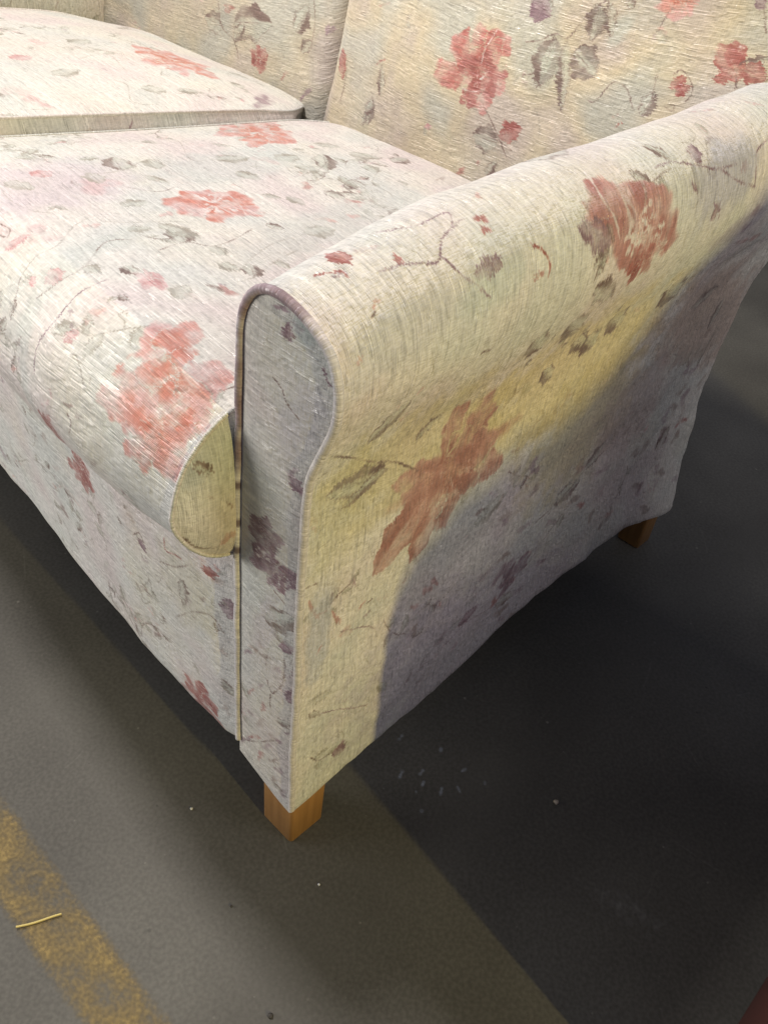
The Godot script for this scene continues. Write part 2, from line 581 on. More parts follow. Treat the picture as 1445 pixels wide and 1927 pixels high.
func print_seat_r(c: Cloth) -> void:
	wash(c,.3699,.7707,.132,.0137,-1.8749,Color8(198,200,190),0.55)
	wash(c,.3865,.4523,.1783,.0401,-1.8863,Color8(200,200,192),0.5)
	wash(c,.1906,.695,.1145,.0655,-1.8637,Color8(206,192,194),0.6)
	wash(c,.1822,.4541,.1238,.0567,-1.6482,Color8(196,200,192),0.5)
	rose(c,.5629,.7866,.0553,.0748,-0.5636,3,0)
	rose(c,.5797,.8203,.0472,.0391,-0.6982,8,0)
	rose(c,.0595,.3171,.0599,.1061,-0.8347,5,0)
	poppy(c,.2972,.552,.0637,.0584,-0.5189,4,0)
	blot(c,.275,.552,.0032,.0054,-1.2799,3,9,0.90)
	blot(c,.2677,.5397,.0032,.0053,-1.2554,3,9,0.90)
	blot(c,.2672,.5296,.0033,.0053,-1.2663,3,9,0.90)
	blot(c,.2876,.5478,.0032,.0054,-1.2531,3,9,0.90)
	blot(c,.2841,.5358,.0032,.0054,-1.24,3,9,0.90)
	blot(c,.2946,.5612,.0032,.005,-1.2966,3,9,0.90)
	blot(c,.303,.5449,.0032,.0049,-1.2579,3,9,0.90)
	blot(c,.3092,.5579,.0032,.0048,-1.2893,3,9,0.90)
	rose(c,.4407,.7197,.0143,.0238,-1.1883,11,5)
	blot(c,.452,.7802,.0074,.0063,-1.0016,1,0,0.60)
	blot(c,.3134,.7116,.0088,.0091,-1.1163,2,0,0.60)
	blot(c,.3085,.6218,.0075,.0119,-0.8435,3,0,0.60)
	blot(c,.2097,.6512,.0319,.0263,-1.1101,4,5,0.45)
	blot(c,.3047,.7611,.0242,.0206,-1.7124,5,5,0.40)
	blot(c,.2673,.7821,.0101,.013,-1.141,6,5,0.40)
	blot(c,.4844,.6671,.0109,.0096,-0.4108,7,1,0.60)
	blot(c,.474,.6724,.0086,.0072,-0.4457,8,4,0.60)
	blot(c,.1826,.394,.022,.0168,-0.0628,9,5,0.30)
	blot(c,.3331,.3711,.0115,.0113,-0.072,10,1,0.60)
	blot(c,.374,.4037,.0093,.0089,.1244,11,0,0.60)
	blot(c,.2779,.3985,.01,.0145,-0.6303,12,1,0.50)
	blot(c,.3735,.448,.0147,.0105,-1.3676,13,0,0.50)
	blot(c,.4793,.7046,.0065,.0073,-0.3802,14,0,0.60)
	blot(c,.4784,.8578,.0061,.0031,-0.1616,21,4,0.80)
	blot(c,.4944,.8596,.0062,.0023,-0.2513,22,4,0.80)
	blot(c,.3842,.8443,.0116,.0028,-0.7154,23,4,0.40)
	blot(c,.3089,.1741,.0204,.0038,-1.9247,56,4,0.70)
	rose(c,.4383,.9027,.0247,.0173,-1.4825,26,1)
	blot(c,.4522,.8963,.0066,.0065,-0.1906,405,4,0.43)
	blot(c,.5078,.892,.0046,.0066,1.2477,429,4,0.31)
	blot(c,.5127,.8927,.0032,.0083,.5341,437,4,0.57)
	blot(c,.4378,.8872,.0081,.0032,2.0549,443,4,0.43)
	stem(c,0.0014,4,[Vector2(.3891,.68),Vector2(.382,.6448),Vector2(.3991,.6237),Vector2(.3927,.5926),Vector2(.3722,.5535)])
	leaf(c,.382,.6448,.3425,.6329,0.80,301,4)
	leaf(c,.3991,.6237,.4229,.6236,0.80,302,3)
	stem(c,0.0014,3,[Vector2(.1429,.6595),Vector2(.1743,.6424),Vector2(.1726,.6009),Vector2(.1426,.5477),Vector2(.1552,.5248)])
	leaf(c,.1743,.6424,.2062,.6461,0.80,303,3)
	leaf(c,.1726,.6009,.1269,.5864,0.80,304,4)
	leaf(c,.1426,.5477,.1776,.5534,0.80,305,3)
	stem(c,0.0013,3,[Vector2(.434,.5382),Vector2(.4479,.5786),Vector2(.4698,.6238),Vector2(.4711,.6505)])
	leaf(c,.4479,.5786,.4667,.5773,0.80,306,3)
	leaf(c,.4698,.6238,.4455,.6106,0.80,307,4)
	stem(c,0.0013,4,[Vector2(.3791,.8054),Vector2(.3849,.784),Vector2(.3851,.7573),Vector2(.3544,.7188),Vector2(.3591,.6923)])
	leaf(c,.3851,.7573,.4032,.7507,0.80,308,3)
	leaf(c,.3849,.784,.3619,.78,0.80,309,5)
	stem(c,0.0013,3,[Vector2(.2063,.2798),Vector2(.235,.254),Vector2(.2385,.204),Vector2(.2922,.2018)])
	leaf(c,.235,.254,.2663,.2621,0.80,310,3)
	leaf(c,.2385,.204,.2276,.1652,0.80,311,4)
	leaf(c,.2974,.3859,.3223,.3707,0.80,312,4)
	leaf(c,.3,.4487,.3271,.4407,0.72,313,3)
	leaf(c,.3628,.5281,.3828,.5168,0.72,314,4)
	leaf(c,.4461,.815,.453,.8008,0.80,315,5)
	leaf(c,.4778,.7205,.4613,.6943,0.64,316,3)
	leaf(c,.4053,.7298,.4264,.725,0.80,317,4)
	leaf(c,.1706,.7099,.1615,.6812,0.80,318,5)
	stem(c,0.002,9,[Vector2(.2674,.5168),Vector2(.2962,.5215),Vector2(.3271,.5321),Vector2(.3554,.5435)])
	leaf(c,.1597,.4572,.1669,.4091,0.67,1,3)
	leaf(c,.1871,.3793,.1767,.334,0.72,2,3)
	leaf(c,.4034,.5024,.4017,.457,0.67,3,3)
	leaf(c,.1346,.2703,.1556,.2359,0.64,4,3)
	leaf(c,.1845,.2453,.2187,.2124,0.72,5,3)
	leaf(c,.3304,.6448,.3818,.6254,0.48,6,3)
	leaf(c,.3363,.6854,.3384,.659,0.64,7,3)
	leaf(c,.2852,.4784,.3014,.458,0.64,8,3)
	leaf(c,.4338,.6406,.4541,.6306,0.80,9,3)
	leaf(c,.2047,.4574,.241,.4458,0.64,10,3)
	leaf(c,.1788,.7431,.2102,.7233,0.64,11,3)
	leaf(c,.2689,.6574,.2675,.6208,0.56,12,3)
	leaf(c,.2144,.3686,.2404,.3478,0.56,13,3)
	leaf(c,.1814,.2909,.2401,.3324,0.48,14,4)
	leaf(c,.2783,.3422,.3056,.3232,0.48,15,3)
	leaf(c,.1941,.5814,.2239,.5668,0.48,16,3)
	leaf(c,.0623,.5129,.0817,.4882,0.48,17,3)
	leaf(c,.3615,.6446,.3687,.622,0.72,18,3)
	leaf(c,.1269,.6317,.126,.6036,0.48,19,3)
	leaf(c,.0954,.421,.1177,.4008,0.40,20,3)
	leaf(c,.2923,.7952,.2973,.7684,0.48,21,5)
	leaf(c,.3535,.8178,.3618,.8349,0.48,22,4)
	stem(c,0.0016,2,[Vector2(.4196,.8565),Vector2(.4193,.8429),Vector2(.4186,.8264),Vector2(.4205,.8043),Vector2(.4168,.7789),Vector2(.4193,.7512)])
	stem(c,0.0012,3,[Vector2(.34,.8014),Vector2(.3322,.7792),Vector2(.3331,.7583),Vector2(.3061,.7281),Vector2(.2906,.6967)])
	stem(c,0.0012,3,[Vector2(.0746,.5278),Vector2(.0639,.4609),Vector2(.1505,.4904),Vector2(.1597,.4572),Vector2(.1895,.434),Vector2(.2096,.4097)])
	stem(c,0.0011,3,[Vector2(.3056,.6986),Vector2(.3181,.6753),Vector2(.325,.6416),Vector2(.3383,.6104)])
	stem(c,0.0011,3,[Vector2(.2166,.3839),Vector2(.2445,.3878),Vector2(.2533,.3584),Vector2(.2879,.341)])
	stem(c,0.001,3,[Vector2(.2747,.4117),Vector2(.2773,.3692),Vector2(.3045,.3271),Vector2(.3459,.3455),Vector2(.3691,.3386)])
	stem(c,0.0011,4,[Vector2(.233,.5652),Vector2(.2441,.5933),Vector2(.2239,.6226)])
	stem(c,0.001,3,[Vector2(.4523,.6259),Vector2(.432,.5935),Vector2(.4125,.5508),Vector2(.4034,.5024)])
	stem(c,0.001,4,[Vector2(.3618,.8349),Vector2(.3535,.8178),Vector2(.34,.8014)])
	stem(c,0.0012,4,[Vector2(.4774,.8649),Vector2(.4836,.8687),Vector2(.4828,.8801)])
	stem(c,0.001,3,[Vector2(.2697,.733),Vector2(.254,.7484),Vector2(.2212,.756),Vector2(.1856,.7519)])
	stem(c,0.001,4,[Vector2(.2537,.7813),Vector2(.2712,.7782),Vector2(.2786,.7853),Vector2(.2674,.7881)])
	stem(c,0.001,3,[Vector2(.2911,.2953),Vector2(.2615,.2524),Vector2(.2829,.2359),Vector2(.2693,.1899)])
	leaf(c,.4104,.887,.411,.8995,0.56,409,3)
	leaf(c,.5282,.9166,.5027,.9535,0.56,427,4)

func print_front_rail(c: Cloth) -> void:
	wash(c,1.2333,.1233,.0458,.0525,-0.4018,Color8(206,200,178),0.6)
	blot(c,.9476,.1589,.0124,.0059,-0.3757,15,1,0.10)
	blot(c,.894,.1361,.0156,.0087,-0.3363,24,4,0.30)
	rose(c,1.0179,.1116,.0341,.0327,.3057,27,1)
	blot(c,.9746,.1774,.0279,.0036,.0088,101,0,0.40)
	blot(c,1.279,.0748,.0084,.0102,.2627,102,4,0.60)
	rose(c,1.2476,.2986,.0398,.0382,.1353,28,1)
	blot(c,1.2221,.2986,.0314,.0253,-0.7639,103,1,0.50)
	blot(c,1.1855,.1378,.0049,.0077,-0.0355,401,4,0.35)
	blot(c,.9337,.2153,.0109,.0092,.0551,402,2,0.30)
	blot(c,1.2841,.2227,.0083,.0048,1.2791,404,4,0.32)
	blot(c,.9294,.1255,.0115,.006,.0762,407,4,0.48)
	blot(c,1.26,.1153,.0049,.0061,1.065,408,4,0.46)
	blot(c,1.1356,.0957,.0063,.0076,.6774,410,4,0.39)
	blot(c,.9002,.1002,.0057,.0066,.0307,411,4,0.38)
	blot(c,1.2708,.092,.0059,.0062,.0686,413,3,0.57)
	blot(c,1.1641,.2177,.0063,.0084,.3447,414,3,0.52)
	blot(c,1.0014,.1384,.0056,.0088,.6717,416,3,0.32)
	blot(c,1.218,.181,.003,.0079,.3247,417,2,0.43)
	blot(c,1.0239,.1418,.0055,.0111,1.0559,419,3,0.38)
	blot(c,1.1463,.1891,.0063,.0072,1.0154,420,4,0.34)
	blot(c,.7891,.231,.0066,.0178,.4824,422,3,0.33)
	blot(c,1.2425,.1501,.0082,.0052,1.3326,423,4,0.44)
	blot(c,.9796,.181,.0109,.0104,.0254,425,4,0.54)
	blot(c,1.1622,.2531,.0058,.0074,1.0621,426,4,0.55)
	blot(c,1.2756,.1146,.0055,.0066,.1883,428,3,0.54)
	blot(c,1.0607,.2244,.0081,.0147,.5541,431,3,0.46)
	blot(c,1.2369,.1389,.0065,.0078,.3669,432,2,0.39)
	blot(c,.9581,.2741,.0073,.0109,.9016,434,3,0.50)
	blot(c,1.2851,.2717,.008,.0063,.8286,435,4,0.44)
	blot(c,1.1558,.141,.0056,.0078,.8989,438,2,0.37)
	blot(c,1.2749,.1085,.0062,.0057,.6815,440,3,0.47)
	blot(c,1.1548,.1915,.006,.0067,.2147,441,4,0.46)
	blot(c,1.0156,.0986,.011,.0049,-0.2379,444,4,0.34)
	blot(c,1.2833,.1237,.007,.0051,.8565,446,3,0.30)
	blot(c,1.1894,.0905,.0047,.0075,.4761,447,4,0.52)
	blot(c,1.0021,.2433,.0056,.0091,.4214,449,3,0.37)
	blot(c,1.2874,.1698,.0081,.0039,1.2788,450,4,0.51)
	blot(c,.7434,.2705,.0148,.0108,-0.0022,452,2,0.41)
	blot(c,.9734,.1781,.009,.0128,.153,453,2,0.42)
	blot(c,.947,.228,.0091,.012,1.2733,455,4,0.60)
	blot(c,1.1226,.1405,.0098,.0043,-0.2976,456,3,0.30)
	blot(c,1.285,.2654,.0093,.0041,1.2875,458,4,0.30)
	blot(c,1.0845,.2696,.0085,.0215,.4339,459,3,0.32)
	blot(c,.8144,.1092,.0104,.0026,1.0461,105,2,0.50)
	leaf(c,1.1449,.1172,1.1588,.1286,0.62,141,2)
	stem(c,0.0018,1,[Vector2(1.1981,.0781),Vector2(1.2,.0947),Vector2(1.2147,.0886),Vector2(1.2257,.0857)])
	stem(c,0.0016,4,[Vector2(1.1352,.1205),Vector2(1.148,.1089),Vector2(1.1543,.1174)])
	leaf(c,1.2288,.1121,1.226,.152,0.44,142,4)
	leaf(c,1.2602,.0748,1.2818,.0665,0.50,143,1)
	leaf(c,1.2942,.0906,1.2956,.1188,0.75,144,2)
	stem(c,0.0013,4,[Vector2(1.2079,.1851),Vector2(1.2405,.1483),Vector2(1.2744,.1288),Vector2(1.2878,.1425)])
	stem(c,0.0014,4,[Vector2(1.1842,.1216),Vector2(1.2143,.1059),Vector2(1.244,.0793)])
	leaf(c,1.2845,.219,1.2974,.2386,0.75,145,3)
	leaf(c,1.2824,.216,1.2974,.2287,0.62,146,4)
	leaf(c,1.133,.1919,1.1419,.2056,0.44,400,4)
	leaf(c,.7824,.261,.7943,.2652,0.44,403,4)
	leaf(c,1.1531,.2445,1.1664,.2464,0.44,406,4)
	leaf(c,1.1029,.1155,1.1147,.1236,0.44,412,4)
	leaf(c,1.194,.1447,1.2063,.1483,0.44,415,3)
	leaf(c,.92,.2862,.9271,.2983,0.44,418,3)
	leaf(c,.9652,.2705,.9765,.2775,0.44,421,4)
	leaf(c,1.2686,.1484,1.2748,.1553,0.44,424,3)
	leaf(c,1.1748,.2073,1.1841,.216,0.44,430,4)
	leaf(c,.7572,.2597,.7653,.2797,0.44,433,4)
	leaf(c,.8763,.1067,.8862,.1182,0.44,436,4)
	leaf(c,.87,.1393,.8841,.1492,0.44,439,3)
	leaf(c,1.2764,.1339,1.2822,.1454,0.44,442,4)
	leaf(c,1.1242,.0809,1.1292,.0913,0.44,445,4)
	leaf(c,1.231,.2384,1.2419,.2509,0.44,448,3)
	leaf(c,1.067,.2764,1.0903,.2667,0.44,451,4)
	leaf(c,1.2881,.0973,1.2941,.1046,0.44,454,3)
	leaf(c,1.2226,.1428,1.228,.1504,0.44,457,4)

func print_seat_l(c: Cloth) -> void:
	wash(c,.3505,.4774,.1611,.0628,-2.0975,Color8(214,206,194),0.5)
	rose(c,.3997,.2565,.0626,.12,-1.1572,6,0)
	blot(c,.5744,.5979,.033,.0143,-0.5286,31,5,0.60)
	blot(c,.3189,.4472,.0166,.028,-0.6509,32,0,0.60)
	blot(c,.5432,.6057,.019,.0309,-1.105,33,5,0.30)
	blot(c,.5861,.2194,.055,.0176,-2.0254,35,2,0.70)
	leaf(c,.5371,.4144,.5483,.3755,0.80,31,3)
	leaf(c,.5182,.2294,.5224,.2049,1.12,32,3)
	leaf(c,.5486,.3565,.5536,.3206,0.64,33,3)
	leaf(c,.3188,.3974,.2875,.3395,0.48,34,3)
	leaf(c,.4793,.5172,.4549,.4618,0.48,35,3)
	stem(c,0.0013,3,[Vector2(.5027,.4359),Vector2(.5254,.4289),Vector2(.5751,.4574),Vector2(.5931,.4526),Vector2(.5947,.4233)])
	stem(c,0.0011,3,[Vector2(.5536,.3206),Vector2(.5704,.3186),Vector2(.5385,.2884)])
	stem(c,0.001,3,[Vector2(.6008,.6162),Vector2(.6023,.5919)])
	stem(c,0.001,3,[Vector2(.4069,.4328),Vector2(.3772,.3674),Vector2(.452,.384)])
	leaf(c,.4075,.5406,.389,.4988,0.56,36,5)

func print_back_l(c: Cloth) -> void:
	blot(c,.4252,.4592,.018,.0065,-0.0078,34,3,0.40)
	blot(c,.6612,.4903,.0166,.0057,-1.0564,13,2,0.80)
	rose(c,.5475,.4672,.0288,.0252,-0.8174,13,1)
	blot(c,.6077,.4762,.0135,.0037,-0.7432,41,1,0.60)
	blot(c,.4561,.411,.0197,.0067,-0.0621,42,1,0.60)
	blot(c,.6821,.3903,.0126,.008,-1.2929,43,2,0.80)
	stem(c,0.0016,4,[Vector2(.4259,.4061),Vector2(.4407,.4431),Vector2(.4736,.456),Vector2(.4906,.4811)])
	leaf(c,.4407,.4431,.3941,.4374,0.75,41,4)
	leaf(c,.4715,.4283,.5627,.4105,0.60,42,4)
	leaf(c,.6142,.4106,.6335,.368,0.75,43,4)
	stem(c,0.0013,4,[Vector2(.6425,.3585),Vector2(.6503,.3864),Vector2(.6517,.4245)])
	leaf(c,.6308,.4337,.6493,.4135,0.75,44,4)
	leaf(c,.4736,.456,.4975,.4262,0.60,45,4)

func print_end_grey(c: Cloth) -> void:
	blot(c,.7593,.0592,.018,.012,-3.1387,36,1,0.70)
	stem(c,0.0013,2,[Vector2(.3734,.0627),Vector2(.3806,.0709)])

func print_back_r(c: Cloth) -> void:
	wash(c,.4997,.272,.0236,.0061,-1.1714,Color8(190,190,176),0.8)
	wash(c,.4173,.3303,.0278,.0229,.2013,Color8(192,192,172),0.7)
	wash(c,.3297,.4738,.107,.0212,-0.1005,Color8(205,190,158),0.3)
	rose(c,.3107,.3559,.0634,.059,-0.3318,14,6)
	rose(c,.3159,.3743,.0406,.0359,-0.1669,15,1)
	blot(c,.3218,.3696,.0046,.0024,-0.5213,3,9,0.80)
	rose(c,.5624,.2275,.0337,.0238,.0123,16,0)
	poppy(c,.6488,.262,.0164,.0139,-1.5873,17,1)
	blot(c,.6897,.2816,.0082,.0045,-0.6123,51,4,0.60)
	blot(c,.5446,.3675,.0049,.001,-0.9181,52,1,0.90)
	blot(c,.5357,.3606,.0053,.001,-0.7348,53,1,0.40)
	blot(c,.3224,.4922,.012,.0044,-0.5375,54,1,0.70)
	blot(c,.3491,.4716,.0073,.0015,-1.0082,55,1,0.60)
	blot(c,.121,.3963,.012,.0024,-0.6405,57,1,0.60)
	blot(c,.0999,.3255,.0106,.003,-0.4563,58,1,0.50)
	stem(c,0.0016,9,[Vector2(.313,.3541),Vector2(.3147,.3358),Vector2(.3257,.3105)])
	stem(c,0.0016,9,[Vector2(.2898,.3908),Vector2(.3124,.3899),Vector2(.3298,.3808)])
	stem(c,0.0016,9,[Vector2(.3202,.3732),Vector2(.3257,.3621)])
	stem(c,0.0018,4,[Vector2(.3296,.3975),Vector2(.3569,.4173),Vector2(.3776,.4354),Vector2(.3946,.4511)])
	leaf(c,.374,.4385,.3266,.4407,0.75,51,4)
	leaf(c,.3737,.4296,.4073,.41,0.68,52,1)
	leaf(c,.3808,.4175,.3756,.4069,0.60,53,1)
	stem(c,0.0013,4,[Vector2(.3727,.4347),Vector2(.4008,.4403)])
	leaf(c,.4158,.2999,.4102,.3603,0.63,54,4)
	leaf(c,.4321,.2991,.4573,.3777,0.24,55,4)
	leaf(c,.4462,.3078,.4903,.3244,0.83,56,4)
	stem(c,0.0018,4,[Vector2(.3734,.3145),Vector2(.394,.3079),Vector2(.4139,.2955),Vector2(.4332,.2959),Vector2(.4518,.2658),Vector2(.4711,.2475)])
	leaf(c,.3785,.2658,.4018,.2778,0.75,57,4)
	leaf(c,.4619,.2523,.4675,.2927,0.60,58,4)
	leaf(c,.4745,.2468,.4911,.2826,0.45,59,4)
	leaf(c,.497,.2391,.5093,.2479,0.75,60,4)
	stem(c,0.0016,4,[Vector2(.4914,.3539),Vector2(.5017,.3524),Vector2(.5105,.3347),Vector2(.5178,.3255),Vector2(.5317,.3262),Vector2(.5428,.3324),Vector2(.5568,.3469)])
	stem(c,0.001,3,[Vector2(.5206,.3382),Vector2(.5307,.3418),Vector2(.5298,.3328),Vector2(.5205,.3303)])
	leaf(c,.5706,.3511,.5755,.322,0.75,61,4)
	leaf(c,.6049,.2984,.5904,.3139,0.68,62,1)
	leaf(c,.5999,.319,.6139,.3047,0.60,63,1)
	stem(c,0.0014,4,[Vector2(.5743,.33),Vector2(.5691,.3048)])
	stem(c,0.0014,4,[Vector2(.5881,.2999),Vector2(.5947,.2924),Vector2(.6113,.2997),Vector2(.6189,.3121),Vector2(.6155,.3218)])
	leaf(c,.6564,.2851,.6364,.292,0.60,64,1)
	leaf(c,.6664,.2852,.6248,.2568,0.60,65,1)
	stem(c,0.0018,4,[Vector2(.6669,.2963),Vector2(.6586,.2705),Vector2(.6785,.2598)])
	leaf(c,.6668,.2739,.6856,.2553,0.60,66,4)
	stem(c,0.002,4,[Vector2(.6565,.2119),Vector2(.6715,.2346)])
	leaf(c,.6458,.2092,.6602,.2131,0.75,67,2)
	stem(c,0.0014,4,[Vector2(.5927,.3328),Vector2(.6041,.3356),Vector2(.6051,.3293),Vector2(.5972,.3304)])
	leaf(c,.3656,.4845,.3799,.4589,0.52,69,4)
	leaf(c,.1342,.4403,.1252,.3989,0.38,70,4)
	leaf(c,.1226,.485,.1183,.4443,0.52,71,4)
	leaf(c,.0286,.3982,.0425,.44,0.45,72,1)
	stem(c,0.0013,4,[Vector2(.0489,.4694),Vector2(.0461,.4092)])
	leaf(c,.1091,.4693,.1279,.4531,0.75,73,4)
	leaf(c,.1165,.4712,.1108,.4882,0.60,74,4)
	leaf(c,.4163,.301,.4124,.3566,0.83,501,4)
	leaf(c,.4477,.3074,.4894,.3259,0.90,503,4)
	leaf(c,.466,.2531,.4656,.292,0.75,505,4)
	leaf(c,.3619,.269,.3978,.2786,0.90,507,2)
	leaf(c,.6627,.2722,.6938,.2776,0.75,509,1)

func print_arm_and_light(c: Cloth) -> void:  # print motifs, plus light and shade of the outer side painted as washes
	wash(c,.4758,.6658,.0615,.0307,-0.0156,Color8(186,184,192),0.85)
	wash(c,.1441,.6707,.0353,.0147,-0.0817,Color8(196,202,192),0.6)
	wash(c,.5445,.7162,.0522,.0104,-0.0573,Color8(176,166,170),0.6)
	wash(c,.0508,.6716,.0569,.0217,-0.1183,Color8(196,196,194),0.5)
	wash(c,.3531,.818,.1794,.0755,-0.0526,Color8(212,192,136),0.6)  # warm light below the scroll, painted in as yellow
	wash(c,.1322,.8079,.1181,.0617,.0515,Color8(196,178,122),0.5)  # olive washes: the dim hollow under the scroll painted into the colour
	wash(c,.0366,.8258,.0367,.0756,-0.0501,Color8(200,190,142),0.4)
	wash(c,.6922,.8718,.0692,.1842,-1.1477,Color8(186,156,136),0.6)  # shade of the rear corner, painted in as brown
	wash(c,.3009,1.2062,.2435,.1188,.4279,Color8(182,172,180),0.6)  # shade on the lower side, painted in as lilac
	wash(c,.4303,.9225,.1147,.1059,-0.0941,Color8(196,178,120),0.5)  # more of the warm light painted in yellow
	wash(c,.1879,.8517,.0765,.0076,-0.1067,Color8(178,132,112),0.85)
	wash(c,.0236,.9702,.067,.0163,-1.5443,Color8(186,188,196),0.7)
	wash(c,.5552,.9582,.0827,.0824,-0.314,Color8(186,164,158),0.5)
	poppy(c,.3253,.668,.09,.0312,.2986,18,7)
	rose(c,.3451,.7012,.0254,.0175,.0005,19,1)
	blot(c,.3497,.6717,.0057,.0033,.0168,7,9,0.95)
	blot(c,.3637,.6807,.0059,.0034,.0301,7,9,0.95)
	blot(c,.3611,.6873,.006,.0034,.0342,7,9,0.95)
	blot(c,.345,.6896,.0059,.0035,.0222,7,9,0.95)
	blot(c,.3757,.6947,.0063,.0037,.0245,7,9,0.95)
	blot(c,.3279,.6855,.0057,.0034,.0245,7,9,0.95)
	blot(c,.3352,.672,.0056,.0033,.0126,7,9,0.95)
	blot(c,.3454,.6805,.0058,.0033,.0161,7,9,0.95)
	blot(c,.2993,.6345,.0169,.0031,1.5035,61,0,0.60)
	blot(c,.5063,.665,.0112,.0039,-0.3723,62,2,0.60)
	blot(c,.5624,.7068,.0151,.0061,-0.082,63,2,0.50)
	blot(c,.5627,.7202,.0118,.0069,.0152,64,2,0.50)
	blot(c,.6217,.7468,.0393,.0073,.1912,65,1,0.50)
	blot(c,.1588,.6234,.006,.0054,1.1855,66,1,0.90)
	blot(c,.1546,.6325,.006,.0037,1.0597,67,1,0.80)
	blot(c,.1759,.6021,.0042,.0044,.8541,68,0,0.50)
	blot(c,.0665,.6042,.0095,.0038,-0.0041,69,1,0.45)
	blot(c,.1946,.677,.007,.0011,-0.1335,70,1,0.70)
	blot(c,.0432,.6438,.0041,.0009,-0.2915,71,0,0.80)
	blot(c,.0171,.6693,.0039,.0008,-0.4426,72,0,0.40)
	blot(c,.1817,.8577,.055,.0518,-0.1872,7,8,0.80)
	rose(c,.1638,.8667,.0608,.0373,-0.227,21,8)
	rose(c,.1823,.861,.0777,.0738,-0.1274,26,8)
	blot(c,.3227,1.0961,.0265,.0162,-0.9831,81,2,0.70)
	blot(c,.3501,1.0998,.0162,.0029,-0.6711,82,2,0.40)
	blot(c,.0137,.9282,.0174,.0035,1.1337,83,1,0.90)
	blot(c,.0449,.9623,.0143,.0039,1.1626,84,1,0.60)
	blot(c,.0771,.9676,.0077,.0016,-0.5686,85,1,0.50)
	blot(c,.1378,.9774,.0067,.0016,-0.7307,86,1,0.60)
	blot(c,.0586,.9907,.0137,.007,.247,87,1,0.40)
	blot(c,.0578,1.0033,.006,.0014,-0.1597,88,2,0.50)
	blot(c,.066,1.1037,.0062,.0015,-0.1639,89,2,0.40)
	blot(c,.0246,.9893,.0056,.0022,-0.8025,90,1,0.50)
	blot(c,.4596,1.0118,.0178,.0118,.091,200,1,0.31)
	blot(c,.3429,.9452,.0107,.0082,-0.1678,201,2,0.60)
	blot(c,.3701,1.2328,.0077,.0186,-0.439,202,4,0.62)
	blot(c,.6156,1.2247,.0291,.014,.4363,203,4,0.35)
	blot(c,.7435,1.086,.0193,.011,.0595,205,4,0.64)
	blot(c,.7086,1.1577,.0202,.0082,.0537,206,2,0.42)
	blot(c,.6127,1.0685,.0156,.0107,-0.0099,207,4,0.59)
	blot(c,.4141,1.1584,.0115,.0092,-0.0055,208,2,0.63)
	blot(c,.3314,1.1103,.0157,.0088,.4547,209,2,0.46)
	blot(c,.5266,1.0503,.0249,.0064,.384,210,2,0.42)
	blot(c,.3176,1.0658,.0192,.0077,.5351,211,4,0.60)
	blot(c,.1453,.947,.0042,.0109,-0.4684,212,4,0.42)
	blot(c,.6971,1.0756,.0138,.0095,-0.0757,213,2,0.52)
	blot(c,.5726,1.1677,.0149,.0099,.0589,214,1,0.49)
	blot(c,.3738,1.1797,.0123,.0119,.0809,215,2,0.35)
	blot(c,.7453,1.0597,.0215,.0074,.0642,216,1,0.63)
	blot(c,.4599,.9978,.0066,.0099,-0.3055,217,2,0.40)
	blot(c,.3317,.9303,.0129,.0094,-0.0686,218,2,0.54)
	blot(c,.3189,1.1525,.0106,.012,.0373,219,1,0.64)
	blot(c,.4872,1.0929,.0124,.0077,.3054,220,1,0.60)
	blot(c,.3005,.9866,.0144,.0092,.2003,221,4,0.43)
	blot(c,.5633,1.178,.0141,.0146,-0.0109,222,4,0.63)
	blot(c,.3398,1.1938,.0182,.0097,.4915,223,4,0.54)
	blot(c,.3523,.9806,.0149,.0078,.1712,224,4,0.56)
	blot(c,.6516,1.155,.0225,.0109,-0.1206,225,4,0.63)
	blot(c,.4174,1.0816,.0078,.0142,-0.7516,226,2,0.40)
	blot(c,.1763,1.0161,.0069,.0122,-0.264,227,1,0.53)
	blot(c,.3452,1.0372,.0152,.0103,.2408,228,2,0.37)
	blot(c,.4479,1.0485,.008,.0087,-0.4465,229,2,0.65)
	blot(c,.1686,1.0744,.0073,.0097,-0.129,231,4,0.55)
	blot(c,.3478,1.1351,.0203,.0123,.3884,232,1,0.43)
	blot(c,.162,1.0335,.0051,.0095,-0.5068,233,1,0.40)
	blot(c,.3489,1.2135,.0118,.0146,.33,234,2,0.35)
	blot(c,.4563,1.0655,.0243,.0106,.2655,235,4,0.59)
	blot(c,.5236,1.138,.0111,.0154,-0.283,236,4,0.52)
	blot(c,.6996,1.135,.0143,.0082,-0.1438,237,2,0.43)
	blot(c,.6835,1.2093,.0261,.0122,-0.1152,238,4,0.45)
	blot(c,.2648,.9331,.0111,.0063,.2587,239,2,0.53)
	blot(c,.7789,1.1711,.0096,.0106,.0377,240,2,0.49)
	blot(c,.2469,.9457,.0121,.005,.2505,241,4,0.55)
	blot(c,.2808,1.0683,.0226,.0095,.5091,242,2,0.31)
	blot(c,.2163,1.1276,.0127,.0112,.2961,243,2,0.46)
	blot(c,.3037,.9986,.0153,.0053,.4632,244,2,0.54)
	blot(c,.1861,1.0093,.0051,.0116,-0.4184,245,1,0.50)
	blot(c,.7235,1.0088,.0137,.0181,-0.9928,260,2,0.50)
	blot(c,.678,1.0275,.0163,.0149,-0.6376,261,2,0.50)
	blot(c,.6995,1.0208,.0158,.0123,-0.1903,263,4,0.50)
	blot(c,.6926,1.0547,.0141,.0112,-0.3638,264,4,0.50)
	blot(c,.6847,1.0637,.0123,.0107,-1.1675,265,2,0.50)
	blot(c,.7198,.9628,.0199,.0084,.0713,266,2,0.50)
	blot(c,.7087,.9007,.0181,.0074,.0381,267,4,0.50)
